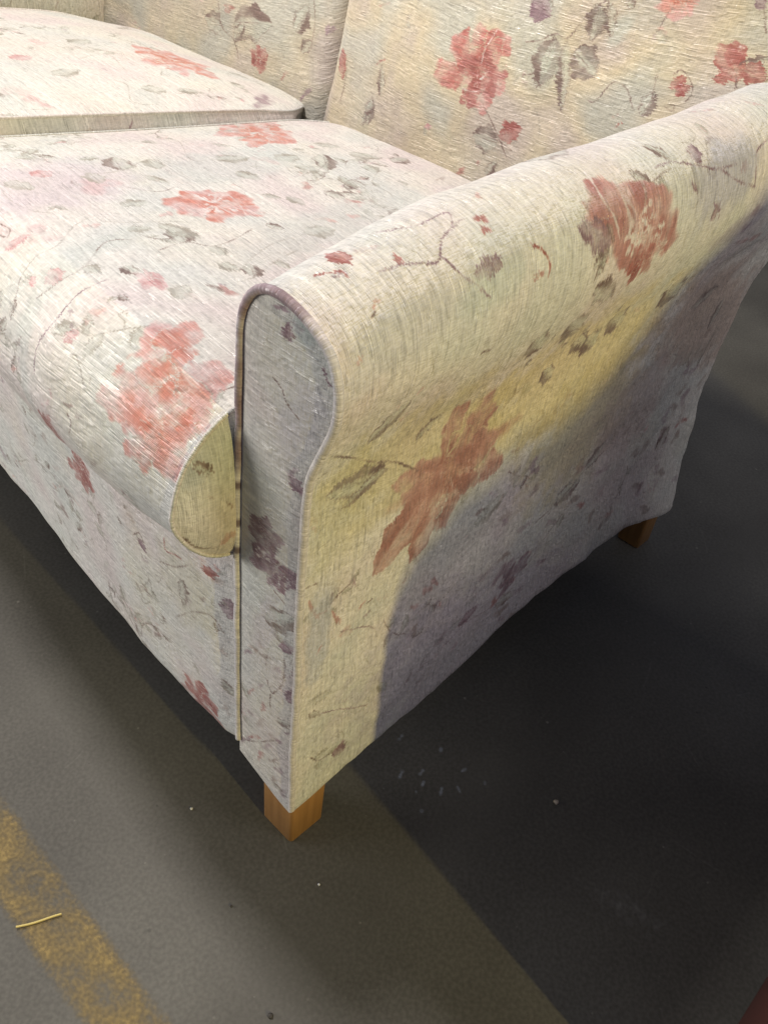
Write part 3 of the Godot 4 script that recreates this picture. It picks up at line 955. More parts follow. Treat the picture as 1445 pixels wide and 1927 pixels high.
	blot(c,.6416,1.0698,.0197,.013,-0.2719,268,4,0.50)
	blot(c,.7593,.9599,.0125,.0111,-0.2254,269,4,0.50)
	blot(c,.7185,1.1432,.0211,.0106,-0.043,270,4,0.50)
	blot(c,.7012,.9916,.0107,.016,-1.0189,271,4,0.50)
	blot(c,.6938,.9531,.0094,.0169,-0.7772,272,2,0.50)
	blot(c,.7387,1.0415,.0133,.0183,-0.6327,273,4,0.50)
	blot(c,.6547,1.1588,.0175,.0111,-0.5214,274,2,0.50)
	blot(c,.7709,1.0024,.0156,.0139,-0.1396,275,4,0.50)
	rose(c,.3532,1.1289,.0369,.0279,-0.161,32,2)
	leaf(c,.2683,.5791,.3324,.5685,0.50,68,4)
	stem(c,0.0042,9,[Vector2(.3062,.6186),Vector2(.3087,.6327),Vector2(.3101,.6453),Vector2(.3114,.6595),Vector2(.3138,.669),Vector2(.3126,.6775)])
	stem(c,0.003,9,[Vector2(.288,.618),Vector2(.2839,.6434),Vector2(.2921,.6611),Vector2(.2992,.6761)])
	stem(c,0.0013,9,[Vector2(.3142,.6779),Vector2(.334,.6754),Vector2(.3497,.6717)])
	stem(c,0.0013,9,[Vector2(.3142,.6779),Vector2(.341,.6798),Vector2(.3637,.6807)])
	stem(c,0.0013,9,[Vector2(.3142,.6779),Vector2(.3394,.683),Vector2(.3611,.6873)])
	stem(c,0.0013,9,[Vector2(.3142,.6779),Vector2(.3313,.6841),Vector2(.345,.6896)])
	stem(c,0.0013,9,[Vector2(.3142,.6779),Vector2(.3455,.6864),Vector2(.3757,.6947)])
	stem(c,0.0013,9,[Vector2(.3142,.6779),Vector2(.3235,.6822),Vector2(.3279,.6855)])
	stem(c,0.0013,9,[Vector2(.3142,.6779),Vector2(.3269,.6755),Vector2(.3352,.672)])
	stem(c,0.0013,9,[Vector2(.3142,.6779),Vector2(.3321,.6798),Vector2(.3454,.6805)])
	stem(c,0.0018,2,[Vector2(.3684,.6372),Vector2(.3921,.6384),Vector2(.4245,.6495),Vector2(.4566,.6586),Vector2(.4916,.6595)])
	stem(c,0.0018,2,[Vector2(.4566,.6586),Vector2(.5035,.6758),Vector2(.5345,.6836)])
	stem(c,0.0018,2,[Vector2(.5321,.6832),Vector2(.5294,.6592),Vector2(.5568,.6523)])
	leaf(c,.4258,.6478,.4358,.6291,0.88,81,2)
	leaf(c,.3939,.6366,.382,.6079,0.44,82,4)
	leaf(c,.4095,.6609,.4201,.6702,0.38,83,2)
	leaf(c,.4549,.6934,.4676,.6847,0.62,84,2)
	stem(c,0.002,2,[Vector2(.4534,.6826),Vector2(.4676,.6882),Vector2(.4719,.6949)])
	stem(c,0.0018,2,[Vector2(.0599,.6258),Vector2(.0783,.6295),Vector2(.0989,.638),Vector2(.108,.6374)])
	stem(c,0.0015,2,[Vector2(.1059,.6374),Vector2(.118,.6249),Vector2(.1409,.6173),Vector2(.1468,.6167)])
	stem(c,0.0018,2,[Vector2(.1087,.6386),Vector2(.1168,.6543),Vector2(.1305,.6679),Vector2(.1392,.6761)])
	leaf(c,.0761,.6293,.0785,.6187,0.50,85,1)
	leaf(c,.0492,.6082,.0456,.5862,0.62,86,1)
	leaf(c,.156,.6577,.1257,.6577,0.44,87,2)
	stem(c,0.0022,1,[Vector2(.1887,.6571),Vector2(.1999,.6645),Vector2(.2067,.674),Vector2(.2049,.6805)])
	leaf(c,.2879,.6755,.2433,.6582,0.44,88,2)
	leaf(c,.2809,.6623,.2922,.678,0.31,89,4)
	stem(c,0.001,4,[Vector2(.04,.6476),Vector2(.0354,.6514)])
	stem(c,0.0012,2,[Vector2(.0833,.5916),Vector2(.1099,.6047),Vector2(.1413,.6049),Vector2(.1338,.618)])
	leaf(c,.2791,.7024,.3253,.724,0.38,90,4)
	leaf(c,.22,.7325,.2492,.7524,0.75,91,4)
	leaf(c,.2561,.7444,.2625,.7383,0.75,92,4)
	leaf(c,.2728,.7341,.3069,.7557,0.75,93,4)
	leaf(c,.3205,.7618,.3276,.7556,0.75,94,4)
	leaf(c,.3141,.7686,.341,.7852,0.75,95,4)
	leaf(c,.2958,.7707,.3039,.7652,0.75,96,4)
	leaf(c,.2855,.7934,.3069,.8077,0.75,97,4)
	leaf(c,.2401,.7691,.2476,.7637,0.75,98,4)
	leaf(c,.3359,.776,.369,.7954,0.75,99,4)
	leaf(c,.3694,.7549,.3759,.7482,0.75,100,4)
	leaf(c,.3724,.7657,.406,.7845,0.75,101,4)
	leaf(c,.469,.7736,.4789,.768,0.75,102,4)
	leaf(c,.4752,.7661,.5203,.7878,0.75,103,4)
	stem(c,0.0016,4,[Vector2(.1425,.7128),Vector2(.1528,.7145),Vector2(.156,.7122)])
	stem(c,0.0016,4,[Vector2(.2726,.7581),Vector2(.2826,.7481),Vector2(.3081,.7536),Vector2(.3406,.7777)])
	stem(c,0.0016,1,[Vector2(.0232,.6022),Vector2(.0382,.6106),Vector2(.0385,.6186)])
	leaf(c,.0489,.7612,.0775,.7266,0.44,111,4)
	leaf(c,.1143,.7914,.1479,.7821,0.35,112,4)
	leaf(c,.0852,.8101,.0164,.8005,0.44,113,4)
	leaf(c,.0877,.8085,.0366,.8258,0.28,114,4)
	stem(c,0.002,4,[Vector2(.0125,.7537),Vector2(.0626,.7886),Vector2(.0992,.8092),Vector2(.1281,.8325)])
	leaf(c,.1454,.8663,.0869,.9367,0.62,201,8)
	leaf(c,.1611,.888,.1406,.954,0.44,203,8)
	leaf(c,.2377,.9611,.2925,.9454,0.44,115,3)
	stem(c,0.002,4,[Vector2(.0039,.894),Vector2(.0159,.8969)])
	stem(c,0.0014,1,[Vector2(.0195,.9394),Vector2(.032,.9419)])
	stem(c,0.0014,4,[Vector2(.0846,.9697),Vector2(.0915,.9693)])
	stem(c,0.0014,2,[Vector2(.0511,.9846),Vector2(.091,1.0103),Vector2(.1016,1.0209)])
	leaf(c,.0118,1.0605,.0459,1.0664,0.38,116,3)
	leaf(c,.0159,1.0768,.0321,1.0926,0.38,117,4)
	stem(c,0.0014,2,[Vector2(.0306,1.0911),Vector2(.0611,1.1127),Vector2(.1026,1.1462)])
	leaf(c,.0563,1.1768,.0698,1.1978,0.75,118,2)
	leaf(c,.1169,1.1238,.1311,1.145,0.50,119,3)
	leaf(c,.7094,.8936,.7111,.8468,0.38,120,4)
	leaf(c,.7294,.9595,.738,.9027,0.25,121,4)
	leaf(c,.6136,.8318,.671,.8222,0.38,122,4)
	leaf(c,.4123,1.0444,.4676,1.0358,0.50,401,4)
	leaf(c,.4741,1.0169,.5168,.9954,0.50,402,4)
	leaf(c,.2455,1.1291,.2816,1.1223,0.50,403,2)
	leaf(c,.6769,1.0921,.7028,1.05,0.44,404,4)
	stem(c,0.0016,4,[Vector2(.3662,1.0483),Vector2(.4247,1.0477),Vector2(.4754,1.0219),Vector2(.5353,1.0137)])
	stem(c,0.0014,2,[Vector2(.2229,1.1486),Vector2(.2662,1.1382),Vector2(.3235,1.1641)])
	leaf(c,.3235,1.1641,.3638,1.1814,0.50,405,4)

func print_front_panel(c: Cloth) -> void:
	wash(c,.0505,.3393,.0472,.0131,-1.2855,Color8(206,196,196),0.6)
	wash(c,.081,.1058,.0411,.0187,-1.0982,Color8(188,182,186),0.5)
	wash(c,.0823,.0296,.0106,.0069,-0.7244,Color8(176,184,178),0.6)
	rose(c,.0486,.2367,.0236,.0234,-0.2112,22,2)
	rose(c,.0595,.2683,.0292,.0219,-0.4584,23,2)
	poppy(c,.0456,.2633,.0155,.0164,-0.4866,24,2)
	blot(c,.0763,.1521,.0101,.0046,-0.7524,91,2,0.90)
	blot(c,.0861,.1645,.007,.0018,-1.1985,92,2,0.90)
	blot(c,.0631,.0399,.0073,.0019,-1.2462,93,2,0.60)
	blot(c,.0753,.0307,.0057,.0042,-0.0949,94,2,0.60)
	blot(c,.0584,.0241,.0076,.003,-0.3061,95,2,0.80)
	blot(c,.0793,.3465,.0088,.0084,.0748,96,2,0.60)
	blot(c,.0865,.3818,.0086,.0019,-1.2274,97,2,0.70)
	blot(c,.0487,.4665,.0114,.0039,-1.0634,98,1,0.50)
	blot(c,.0435,.3784,.0089,.0038,-0.9567,300,4,0.68)
	blot(c,.0498,.3879,.0115,.0036,-0.7703,301,4,0.65)
	blot(c,.034,.391,.009,.0046,-0.5492,302,4,0.70)
	blot(c,.0227,.4057,.0109,.0036,-0.7984,303,2,0.57)
	blot(c,.0272,.4627,.0119,.0027,-1.0002,304,1,0.53)
	blot(c,.0433,.4988,.017,.0039,-1.0132,305,4,0.66)
	blot(c,.0618,.5016,.0103,.0038,-1.1356,306,4,0.45)
	blot(c,.0739,.4976,.0095,.0034,-0.7704,307,2,0.73)
	blot(c,.0348,.5313,.0159,.0039,-0.9928,308,1,0.69)
	blot(c,.0169,.557,.0186,.0041,-1.0093,309,2,0.58)
	blot(c,.054,.5289,.0125,.0052,-0.9255,310,2,0.42)
	blot(c,.0839,.4742,.0033,.0033,-0.2525,311,2,0.71)
	blot(c,.0442,.4371,.0115,.0025,-0.9607,312,2,0.51)
	blot(c,.0667,.3914,.0141,.0033,-0.9585,313,2,0.43)
	blot(c,.0273,.4979,.0068,.0037,-0.6081,314,2,0.70)
	blot(c,.0645,.5411,.0113,.003,-0.9356,315,4,0.66)
	blot(c,.0755,.548,.0084,.0068,-0.5249,316,2,0.72)
	blot(c,.0457,.5527,.0141,.0047,-1.0959,317,1,0.56)
	blot(c,.0807,.5825,.0092,.0066,-0.6079,318,2,0.50)
	blot(c,.0679,.5718,.0147,.0033,-1.0102,319,4,0.65)
	leaf(c,.0748,.1581,.0879,.1636,1.00,131,2)
	stem(c,0.0018,2,[Vector2(.1003,.0484),Vector2(.1079,.0591)])
	stem(c,0.0013,4,[Vector2(.0526,.0798),Vector2(.062,.0837),Vector2(.0662,.0912),Vector2(.0738,.0961),Vector2(.0819,.0998)])
	leaf(c,.0668,.0442,.0675,.0302,0.75,132,2)
	stem(c,0.0016,4,[Vector2(.0602,.2903),Vector2(.0741,.2955)])
	leaf(c,.0489,.337,.0909,.3042,0.50,133,4)
	leaf(c,.0578,.3365,.072,.3313,0.62,134,4)
	leaf(c,.0693,.3552,.0853,.3492,0.62,135,2)
	stem(c,0.0016,4,[Vector2(.0528,.3813),Vector2(.0516,.3979)])
	stem(c,0.0017,4,[Vector2(.0768,.367),Vector2(.0768,.3882),Vector2(.0733,.4087),Vector2(.0617,.4314),Vector2(.0568,.4248),Vector2(.0535,.4182)])
	stem(c,0.0017,4,[Vector2(.0586,.4345),Vector2(.0591,.4559)])
	leaf(c,.0822,.4248,.0911,.4012,0.62,136,2)
	leaf(c,.069,.4672,.0912,.4544,0.44,137,4)
	stem(c,0.0013,4,[Vector2(.0169,.557),Vector2(.041,.5338),Vector2(.07,.4992)])
	leaf(c,.0654,.58,.0821,.5808,0.50,138,4)

func print_end(c: Cloth) -> void:
	wash(c,.7434,.0894,.0106,.0114,-2.9331,Color8(180,182,176),0.7)
	blot(c,.7292,.1151,.0055,.0012,2.0507,106,4,0.80)
	blot(c,.7126,.1693,.0084,.0087,2.962,107,1,0.60)
	blot(c,.7099,.1343,.0051,.0013,2.1211,108,4,0.60)
	leaf(c,.7385,.0824,.723,.0944,0.56,151,4)
	stem(c,0.0018,4,[Vector2(.752,.1522),Vector2(.7378,.1719),Vector2(.7219,.1771)])

# ------------------------------------------------------------------ sofa
func bow(x: float) -> float:   # the front of the sofa falls back a little towards its middle
	return -0.09 * maxf(0.0, -x - 0.28) if x > -0.75 else -0.0423

func seat_profile() -> PackedVector2Array:   # (z, y) from the back over the top and round the nose to the bottom
	return smooth_path(PackedVector2Array([Vector2(-0.69, 0.40), Vector2(-0.695, 0.45), Vector2(-0.67, 0.485), Vector2(-0.5, 0.503), Vector2(-0.3, 0.524), Vector2(-0.15, 0.541), Vector2(-0.05, 0.552), Vector2(-0.006, 0.551), Vector2(0.018, 0.541), Vector2(0.036, 0.527), Vector2(0.049, 0.512), Vector2(0.057, 0.489), Vector2(0.061, 0.467), Vector2(0.056, 0.449), Vector2(0.046, 0.43), Vector2(0.023, 0.407), Vector2(-0.01, 0.396), Vector2(-0.1, 0.39), Vector2(-0.3, 0.388)]), 150)

func seat_cushion(name_: String, x0: float, x1: float, lift: float, print_: Texture2D, end_print: Texture2D, label: String, root: Node) -> void:
	var p := seat_profile()
	var s := lengths(p)
	var total := s[s.size() - 1]
	var mat := fabric(print_)
	var place := func(x: float, k: int, e: float) -> Vector3:
		var q := p[k]
		var z := q.x
		if lift > 0.0 and z < -0.35:
			z = -0.35 + (z + 0.35) * 0.96
		z += bow(x)
		var y := q.y
		var crown := (1.0 - pow(absf(2.0 * e - 1.0), 3.0))
		var top := smoothstep(0.42, 0.52, y)
		y += crown * 0.016 * top + lift * smoothstep(0.40, 0.54, y) * smoothstep(-0.66, -0.5, q.x)
		y += noise_a.get_noise_3d(x * 3.0, y * 2.0, q.x * 3.0) * 0.006 * top * crown
		z += crown * 0.006 * smoothstep(-0.02, 0.05, q.x)
		z += noise_b.get_noise_2d(x * 7.0, y * 9.0) * 0.003 * smoothstep(-0.02, 0.05, q.x)
		var corner := smoothstep(-0.50, -0.69, q.x)   # the back corners are rounded off
		x = lerpf(x, (x0 + x1) / 2, 0.20 * corner * corner * pow(absf(2.0 * e - 1.0), 6.0))
		return Vector3(x, y, z)
	var m := grid(70, 150, func(u: float, v: float) -> Array:
		var k := int(round(v * 150))
		return [place.call(lerpf(x0, x1, u), k, u), Vector2(lerpf(x0, x1, u), s[k]), Vector2(1.0 - u, s[k] / total)])
	var o := part(name_, m, mat, root, label)
	# end panels, seamed to the wrap
	for e in [0, 1]:
		var outline := PackedVector2Array()
		var across := PackedFloat32Array()
		for k in range(0, 151):
			var w: Vector3 = place.call(x0 if e == 0 else x1, k, float(e))
			outline.append(Vector2(w.z, w.y))
			across.append(w.x)
		var st := SurfaceTool.new()
		st.begin(Mesh.PRIMITIVE_TRIANGLES)
		st.set_smooth_group(0)
		var out := 1.0 if e == 0 else -1.0
		for k in outline.size():
			var q := outline[k]
			var inner := Vector2(clampf(q.x, -0.62, 0.0), 0.455 + (lift * 0.6))
			for r in 7:
				var w := inner.lerp(q, r / 6.0)
				st.set_uv(Vector2(w.y, w.x))
				st.set_uv2(Vector2((w.x + 0.7) / 0.8, 1.0 - (w.y - 0.36) / 0.24))
				st.add_vertex(Vector3(across[k] + out * 0.011 * (1.0 - pow(r / 6.0, 4.0)), w.y, w.x))
		for k in outline.size() - 1:
			for r in 6:
				var a := k * 7 + r
				for i in ([a, a + 1, a + 7, a + 1, a + 8, a + 7] if e == 0 else [a, a + 7, a + 1, a + 1, a + 7, a + 8]):
					st.add_index(i)
		st.generate_normals()
		part("end_panel", st.commit(), fabric(end_print), o)
		var rim := PackedVector3Array()
		for k in range(4, 146):
			rim.append(Vector3(across[k], outline[k].y, outline[k].x))
		part("seam", tube(rim, 0.0022, 6), fabric(end_print), o)

func arm_outline(n: int) -> PackedVector2Array:   # (x, y) from the inner bottom over the scroll to the outer bottom
	return smooth_path(PackedVector2Array([Vector2(-0.089, 0.098), Vector2(-0.088, 0.30), Vector2(-0.086, 0.43), Vector2(-0.083, 0.545), Vector2(-0.081, 0.615), Vector2(-0.079, 0.640), Vector2(-0.072, 0.657), Vector2(-0.060, 0.669), Vector2(-0.044, 0.674), Vector2(-0.028, 0.673), Vector2(-0.012, 0.668), Vector2(0.002, 0.660), Vector2(0.014, 0.648), Vector2(0.021, 0.632), Vector2(0.023, 0.615), Vector2(0.020, 0.598), Vector2(0.012, 0.577), Vector2(0.002, 0.548), Vector2(-0.003, 0.52), Vector2(-0.004, 0.46), Vector2(-0.004, 0.395), Vector2(-0.003, 0.29), Vector2(-0.002, 0.155), Vector2(-0.0005, 0.085), Vector2(-0.003, 0.0745), Vector2(-0.012, 0.074), Vector2(-0.03, 0.078)]), n)

func hem(t: float) -> float:   # how far the outer hem rises between the front (0) and the back (1)
	return 0.012 * smoothstep(0.0, 0.12, t) + 0.04 * smoothstep(0.2, 0.55, t) * (1.0 - smoothstep(0.78, 1.0, t)) - 0.012 * smoothstep(0.8, 1.0, t)

func arm(root: Node, print_: Texture2D, front_print: Texture2D, pipe_print: Texture2D, label: String) -> void:
	var n := 150
	var p := arm_outline(n)
	var s := lengths(p)
	var total := s[n]
	var depth := 0.79
	var place := func(k: int, t: float) -> Vector3:
		var q := p[k]
		var outer := smoothstep(0.0, 0.02, s[k] - s[n] * 0.60)   # the outer side below the scroll
		var x := q.x
		var y := q.y
		if k > n * 0.6:
			x -= 0.016 * smoothstep(0.1, 1.0, t) * sin(PI * clampf((0.56 - y) / 0.48, 0.0, 1.0))
			var share := clampf((0.52 - y) / 0.445, 0.0, 1.0)
			y += hem(t) * share * share
			x += noise_a.get_noise_3d(1.0, y * 4.0, t * 4.0) * 0.005 * outer * smoothstep(0.0, 0.12, t)
			x += noise_b.get_noise_3d(3.0, y * 16.0, t * 12.0) * 0.0032 * outer * smoothstep(0.0, 0.1, t)
		else:
			y += noise_a.get_noise_2d(x * 6.0, t * 5.0) * 0.003 * smoothstep(0.0, 0.1, t) * smoothstep(0.55, 0.65, y)
		var high := smoothstep(0.57, 0.665, q.y)
		y += high * (0.030 * (1.0 - exp(-t * 8.0)) + 0.012 * smoothstep(0.5, 1.0, t))   # the padding fills out behind the panel
		x -= 0.012 * smoothstep(0.0, 0.3, t) * smoothstep(0.56, 0.62, q.y) * smoothstep(-0.03, -0.08, q.x)
		return Vector3(x, y, -t * (depth + 0.07 * smoothstep(0.45, 0.62, q.y)))
	var m := grid(70, n, func(u: float, v: float) -> Array:
		var k := int(round(v * n))
		var w: Vector3 = place.call(k, u)
		return [w, Vector2(s[k], w.z), Vector2(u, s[k] / total)], true)
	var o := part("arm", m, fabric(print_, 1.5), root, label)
	# back of the arm
	var back_line := PackedVector2Array()
	for k in n + 1:
		var w: Vector3 = place.call(k, 1.0)
		back_line.append(Vector2(w.x, w.y))
	part("back_panel", panel(back_line, -depth, 0.0, Vector2(0.12, 0.62), Vector2(-0.09, 0.07)), fabric(front_print), o)
	part("front_panel", panel(p, 0.0, 0.004, Vector2(0.13, -0.62), Vector2(-0.095, 0.69)), fabric(front_print, 1.2), o)
	var rim := PackedVector3Array()
	for k in range(3, n - 4):
		rim.append(Vector3(p[k].x + noise_b.get_noise_1d(k * 0.11) * 0.0011, p[k].y, 0.0015 + noise_b.get_noise_1d(k * 0.13 + 40.0) * 0.0012))
	part("piping", tube(rim, 0.0037, 10), fabric(pipe_print, 0.5), o)

func back_pillow(name_: String, x0: float, x1: float, set_back: float, print_: Texture2D, label: String, root: Node) -> void:
	var h := 0.56
	var w := x1 - x0
	var tilt := deg_to_rad(14.0)
	var base := Vector3(0, 0.44, -0.645 - set_back)
	var up := Vector3(0, cos(tilt), -sin(tilt))
	var out := Vector3(0, sin(tilt), cos(tilt))
	var edge := 0.035
	var shape := func(a: float, side: float) -> float:   # 1 in the middle, falling in a quarter round at the rim
		var d := (1.0 - absf(a)) * side / 2.0
		return sqrt(maxf(0.0, 1.0 - pow(1.0 - minf(d / edge, 1.0), 2.0)))
	# the rim gets more points than the flat
	var spread := func(t: float) -> float:
		var a := 2.0 * t - 1.0
		return signf(a) * (1.0 - pow(1.0 - absf(a), 1.7))
	var st_f := func(u: float, v: float) -> Array:
		var a: float = spread.call(u)
		var b: float = spread.call(v)
		var rim: float = shape.call(a, w) * shape.call(b, h)
		var d: float = edge * rim + 0.022 * (1.0 - a * a) * (1.0 - b * b)
		d += noise_a.get_noise_2d(a * 2.0 + x0 * 5.0, b * 2.0) * 0.006 * rim
		var x := (x0 + x1) / 2 + a * w / 2
		var y := (b + 1) / 2 * h
		return [base + Vector3(x, 0, 0) + up * y + out * (d - edge), Vector2(x, y + d), Vector2((a + 1) / 2, 1.0 - (b + 1) / 2)]
	var o := part(name_, grid(72, 60, st_f, true), fabric(print_, 0.75), root, label)
	var st_b := func(u: float, v: float) -> Array:
		var a: float = spread.call(u)
		var b: float = spread.call(v)
		var d: float = 0.05 * shape.call(a, w) * shape.call(b, h)
		return [base + Vector3((x0 + x1) / 2 + a * w / 2, 0, 0) + up * ((b + 1) / 2 * h) - out * (d + edge + 0.0), Vector2(a * w / 2, b * h / 2), Vector2((a + 1) / 2, 1.0 - (b + 1) / 2)]
	part("back_face", grid(30, 30, st_b), fabric(print_), o)

func sofa() -> void:
	var root := Node3D.new()
	root.name = "sofa"
	add_child(root)
	tag(root, "cream sofa in slubbed floral fabric with a piped scroll arm and short wooden legs", "sofa")
	var prints := make_prints()
	# frame: front rail, bottom, back
	var rail := grid(120, 36, func(u: float, v: float) -> Array:
		var x := lerpf(-0.089, -1.40, u)
		var y := lerpf(0.094 + 0.006 * sin(x * 9.0) + noise_b.get_noise_1d(x * 20.0) * 0.004, 0.42, v)
		var z := bow(x) + 0.004 * sin(PI * v) - 0.03 * smoothstep(0.36, 0.42, y) - 0.001
		z += noise_a.get_noise_2d(x * 6.0, y * 8.0) * 0.004 - 0.006 * smoothstep(0.12, 0.09, y) - 0.02 * smoothstep(0.02, 0.0, v) - 0.006 * smoothstep(-0.125, -0.092, x)
		return [Vector3(x, y, z), Vector2(x, y), Vector2(1.0 - u, 1.0 - v)], true)
	part("front_rail", rail, fabric(prints.rail), root)
	var lining := plain_material(Color(0.02, 0.02, 0.022), 0.95)
	var under := BoxMesh.new()
	under.size = Vector3(1.39, 0.24, 0.72)
	part("frame", under, lining, root).position = Vector3(-0.745, 0.232, -0.415)
	seat_cushion("seat_cushion", -0.095, -0.718, 0.0, prints.seat_r, prints.end, "right seat cushion with pink poppies", root)
	seat_cushion("seat_cushion", -0.728, -1.35, 0.019, prints.seat_l, prints.end_grey, "left seat cushion, standing a little higher", root)
	back_pillow("back_cushion", -0.723, -0.03, 0.0, prints.back_r, "right back cushion with a large red bloom", root)
	back_pillow("back_cushion", -1.45, -0.728, 0.03, prints.back_l, "left back cushion", root)
	var back := BoxMesh.new()
	back.size = Vector3(1.34, 0.80, 0.06)
	var bk := part("back_frame", back, fabric(prints.seat_l), root)
	bk.position = Vector3(-0.735, 0.49, -0.80)
	bk.rotation.x = deg_to_rad(-7)
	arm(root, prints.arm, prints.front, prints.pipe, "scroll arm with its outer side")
	var far_arm := Node3D.new()
	var old: Node3D = root.get_node("arm")
	var twin: MeshInstance3D = old.duplicate()
	twin.name = "arm_001"
	root.add_child(twin, true)
	twin.position.x = -1.46
	twin.set_meta("label", "scroll arm at the far left end")
	twin.scale.x = -1
	far_arm.free()
	var wood := plain_material(Color(0.30, 0.145, 0.045), 0.45)
	wood.albedo_texture = wood_grain()
	wood.albedo_color = Color.WHITE
	wood.uv1_scale = Vector3(14, 5, 1)
	for at in [Vector2(-0.03, -0.03), Vector2(-0.034, -0.778), Vector2(-1.43, -0.03), Vector2(-1.418, -0.755)]:
		var leg := part("leg", rounded_box(Vector3(0.052, 0.13, 0.052) if at.y > -0.5 else Vector3(0.042, 0.13, 0.042), 0.005, 0.95), wood, root)
		leg.position = Vector3(at.x, 0.0, at.y)

func wood_grain() -> ImageTexture:
	var f := FastNoiseLite.new()
	f.seed = 3
	f.frequency = 0.08
	var im := f.get_seamless_image(128, 16)
	im.resize(128, 256, Image.INTERPOLATE_CUBIC)
	im.convert(Image.FORMAT_RGB8)
	for y in 256:
		for x in 128:
			var k := im.get_pixel(x, y).r
			im.set_pixel(x, y, Color(0.53, 0.38, 0.21).lerp(Color(0.60, 0.44, 0.26), k))
	return ImageTexture.create_from_image(im)

# ------------------------------------------------------------------ the floor and what lies on it
func floor_texture() -> ImageTexture:
	var n := 2048
	var f := FastNoiseLite.new()
	f.seed = 31
	f.frequency = 0.004
	f.fractal_octaves = 5
	var broad := f.get_seamless_image(n / 2, n / 2)
	broad.resize(n, n, Image.INTERPOLATE_CUBIC)
	f.seed = 41
	f.frequency = 0.16
	f.fractal_octaves = 4
	var fine := f.get_seamless_image(n, n)
	broad.convert(Image.FORMAT_L8)
	fine.convert(Image.FORMAT_L8)
	var a := broad.get_data()
	var b := fine.get_data()
	var out := PackedByteArray()
	out.resize(n * n * 3)
	for i in n * n:
		var k := (a[i] - 128) * 0.10 + (b[i] - 128) * 0.085
		out[i * 3] = clampi(int(78.0 + k), 0, 255)
		out[i * 3 + 1] = clampi(int(75.5 + k), 0, 255)
		out[i * 3 + 2] = clampi(int(70.0 + k * 0.95), 0, 255)
	var im := Image.create_from_data(n, n, false, Image.FORMAT_RGB8, out)
	var rng := RandomNumberGenerator.new()
	rng.seed = 77
	# scratches and scuffs: short pale strokes of old wear (1024 px per metre)
	for i in 150:
		var p := Vector2(rng.randf(), rng.randf()) * n
		var d := Vector2.from_angle(rng.randf() * TAU)
		var l := rng.randf_range(5, 80)
		var k := rng.randf_range(0.03, 0.14)
		for q in int(l):
			p += d
			d = d.rotated(rng.randf_range(-0.03, 0.03))
			dab(im, p, rng.randf_range(0.5, 1.3), Color(0.62, 0.61, 0.58), k * 0.6)
	for i in 1500:
		var p := Vector2(rng.randf(), rng.randf()) * n
		var pale := rng.randf() < 0.65
		dab(im, p, 0.5 + 1.6 * pow(rng.randf(), 4.0), Color(0.66, 0.64, 0.60) if pale else Color(0.12, 0.11, 0.10), rng.randf_range(0.08, 0.38))
	# pale plaster marks beside the arm
	for i in 11:
		var q := Vector2(rng.randfn(0.035, 0.035), rng.randfn(-0.185, 0.03))
		var p := Vector2((q.x + 1.0) * 0.5, (q.y + 1.0) * 0.5) * n
		var d := Vector2.from_angle(rng.randf_range(0.3, 1.9))
		for k in rng.randi_range(2, 9):
			p += d * 1.3
			dab(im, p, rng.randf_range(1.0, 3.0), Color(0.62, 0.66, 0.72), rng.randf_range(0.08, 0.3))
	for q in [Vector2(0.30, -0.23), Vector2(0.315, -0.24), Vector2(0.285, -0.222)]:
		for k in 40:
			dab(im, Vector2((q.x + rng.randfn(0, 0.014) + 1.0) * 0.5, (q.y + rng.randfn(0, 0.005) + 1.0) * 0.5) * n, rng.randf_range(1.5, 4), Color(0.6, 0.6, 0.6), 0.05)
	return ImageTexture.create_from_image(im)

func dab(im: Image, p: Vector2, r: float, c: Color, k: float) -> void:
	var w := im.get_width()
	var h := im.get_height()
	for y in range(int(p.y - r - 1), int(p.y + r + 2)):
		for x in range(int(p.x - r - 1), int(p.x + r + 2)):
			var e := clampf(r + 0.5 - Vector2(x, y).distance_to(p), 0.0, 1.0) * k
			if e > 0.0:
				var q := Vector2i(posmod(x, w), posmod(y, h))
				im.set_pixelv(q, im.get_pixelv(q).lerp(c, e))

func ground() -> void:
	var m := StandardMaterial3D.new()
	m.albedo_texture = floor_texture()
	m.roughness = 0.62
	m.metallic_specular = 0.35
	var g := grid(24, 24, func(u: float, v: float) -> Array:
		var p := Vector2(lerpf(-6, 6, u), lerpf(-6, 6, v))
		return [Vector3(p.x, 0, p.y), (p + Vector2.ONE) * 0.5, Vector2(u, v)])
	var o := part("floor", g, m, self, "grey scuffed concrete floor under the sofa")
	o.set_meta("kind", "structure")
	# worn yellow line
	var lm := StandardMaterial3D.new()
	lm.albedo_texture = line_texture()
	lm.transparency = BaseMaterial3D.TRANSPARENCY_ALPHA
	lm.roughness = 0.6
	lm.metallic_specular = 0.35
	var l := grid(40, 2, func(u: float, v: float) -> Array:
		return [Vector3(lerpf(-1.6, 1.2, u), 0.0015, lerpf(0.195, 0.268, v)), Vector2(u, v), Vector2(u, v)])
	var lo := part("painted_line", l, lm, self, "worn yellow line painted on the concrete")
	lo.set_meta("kind", "structure")

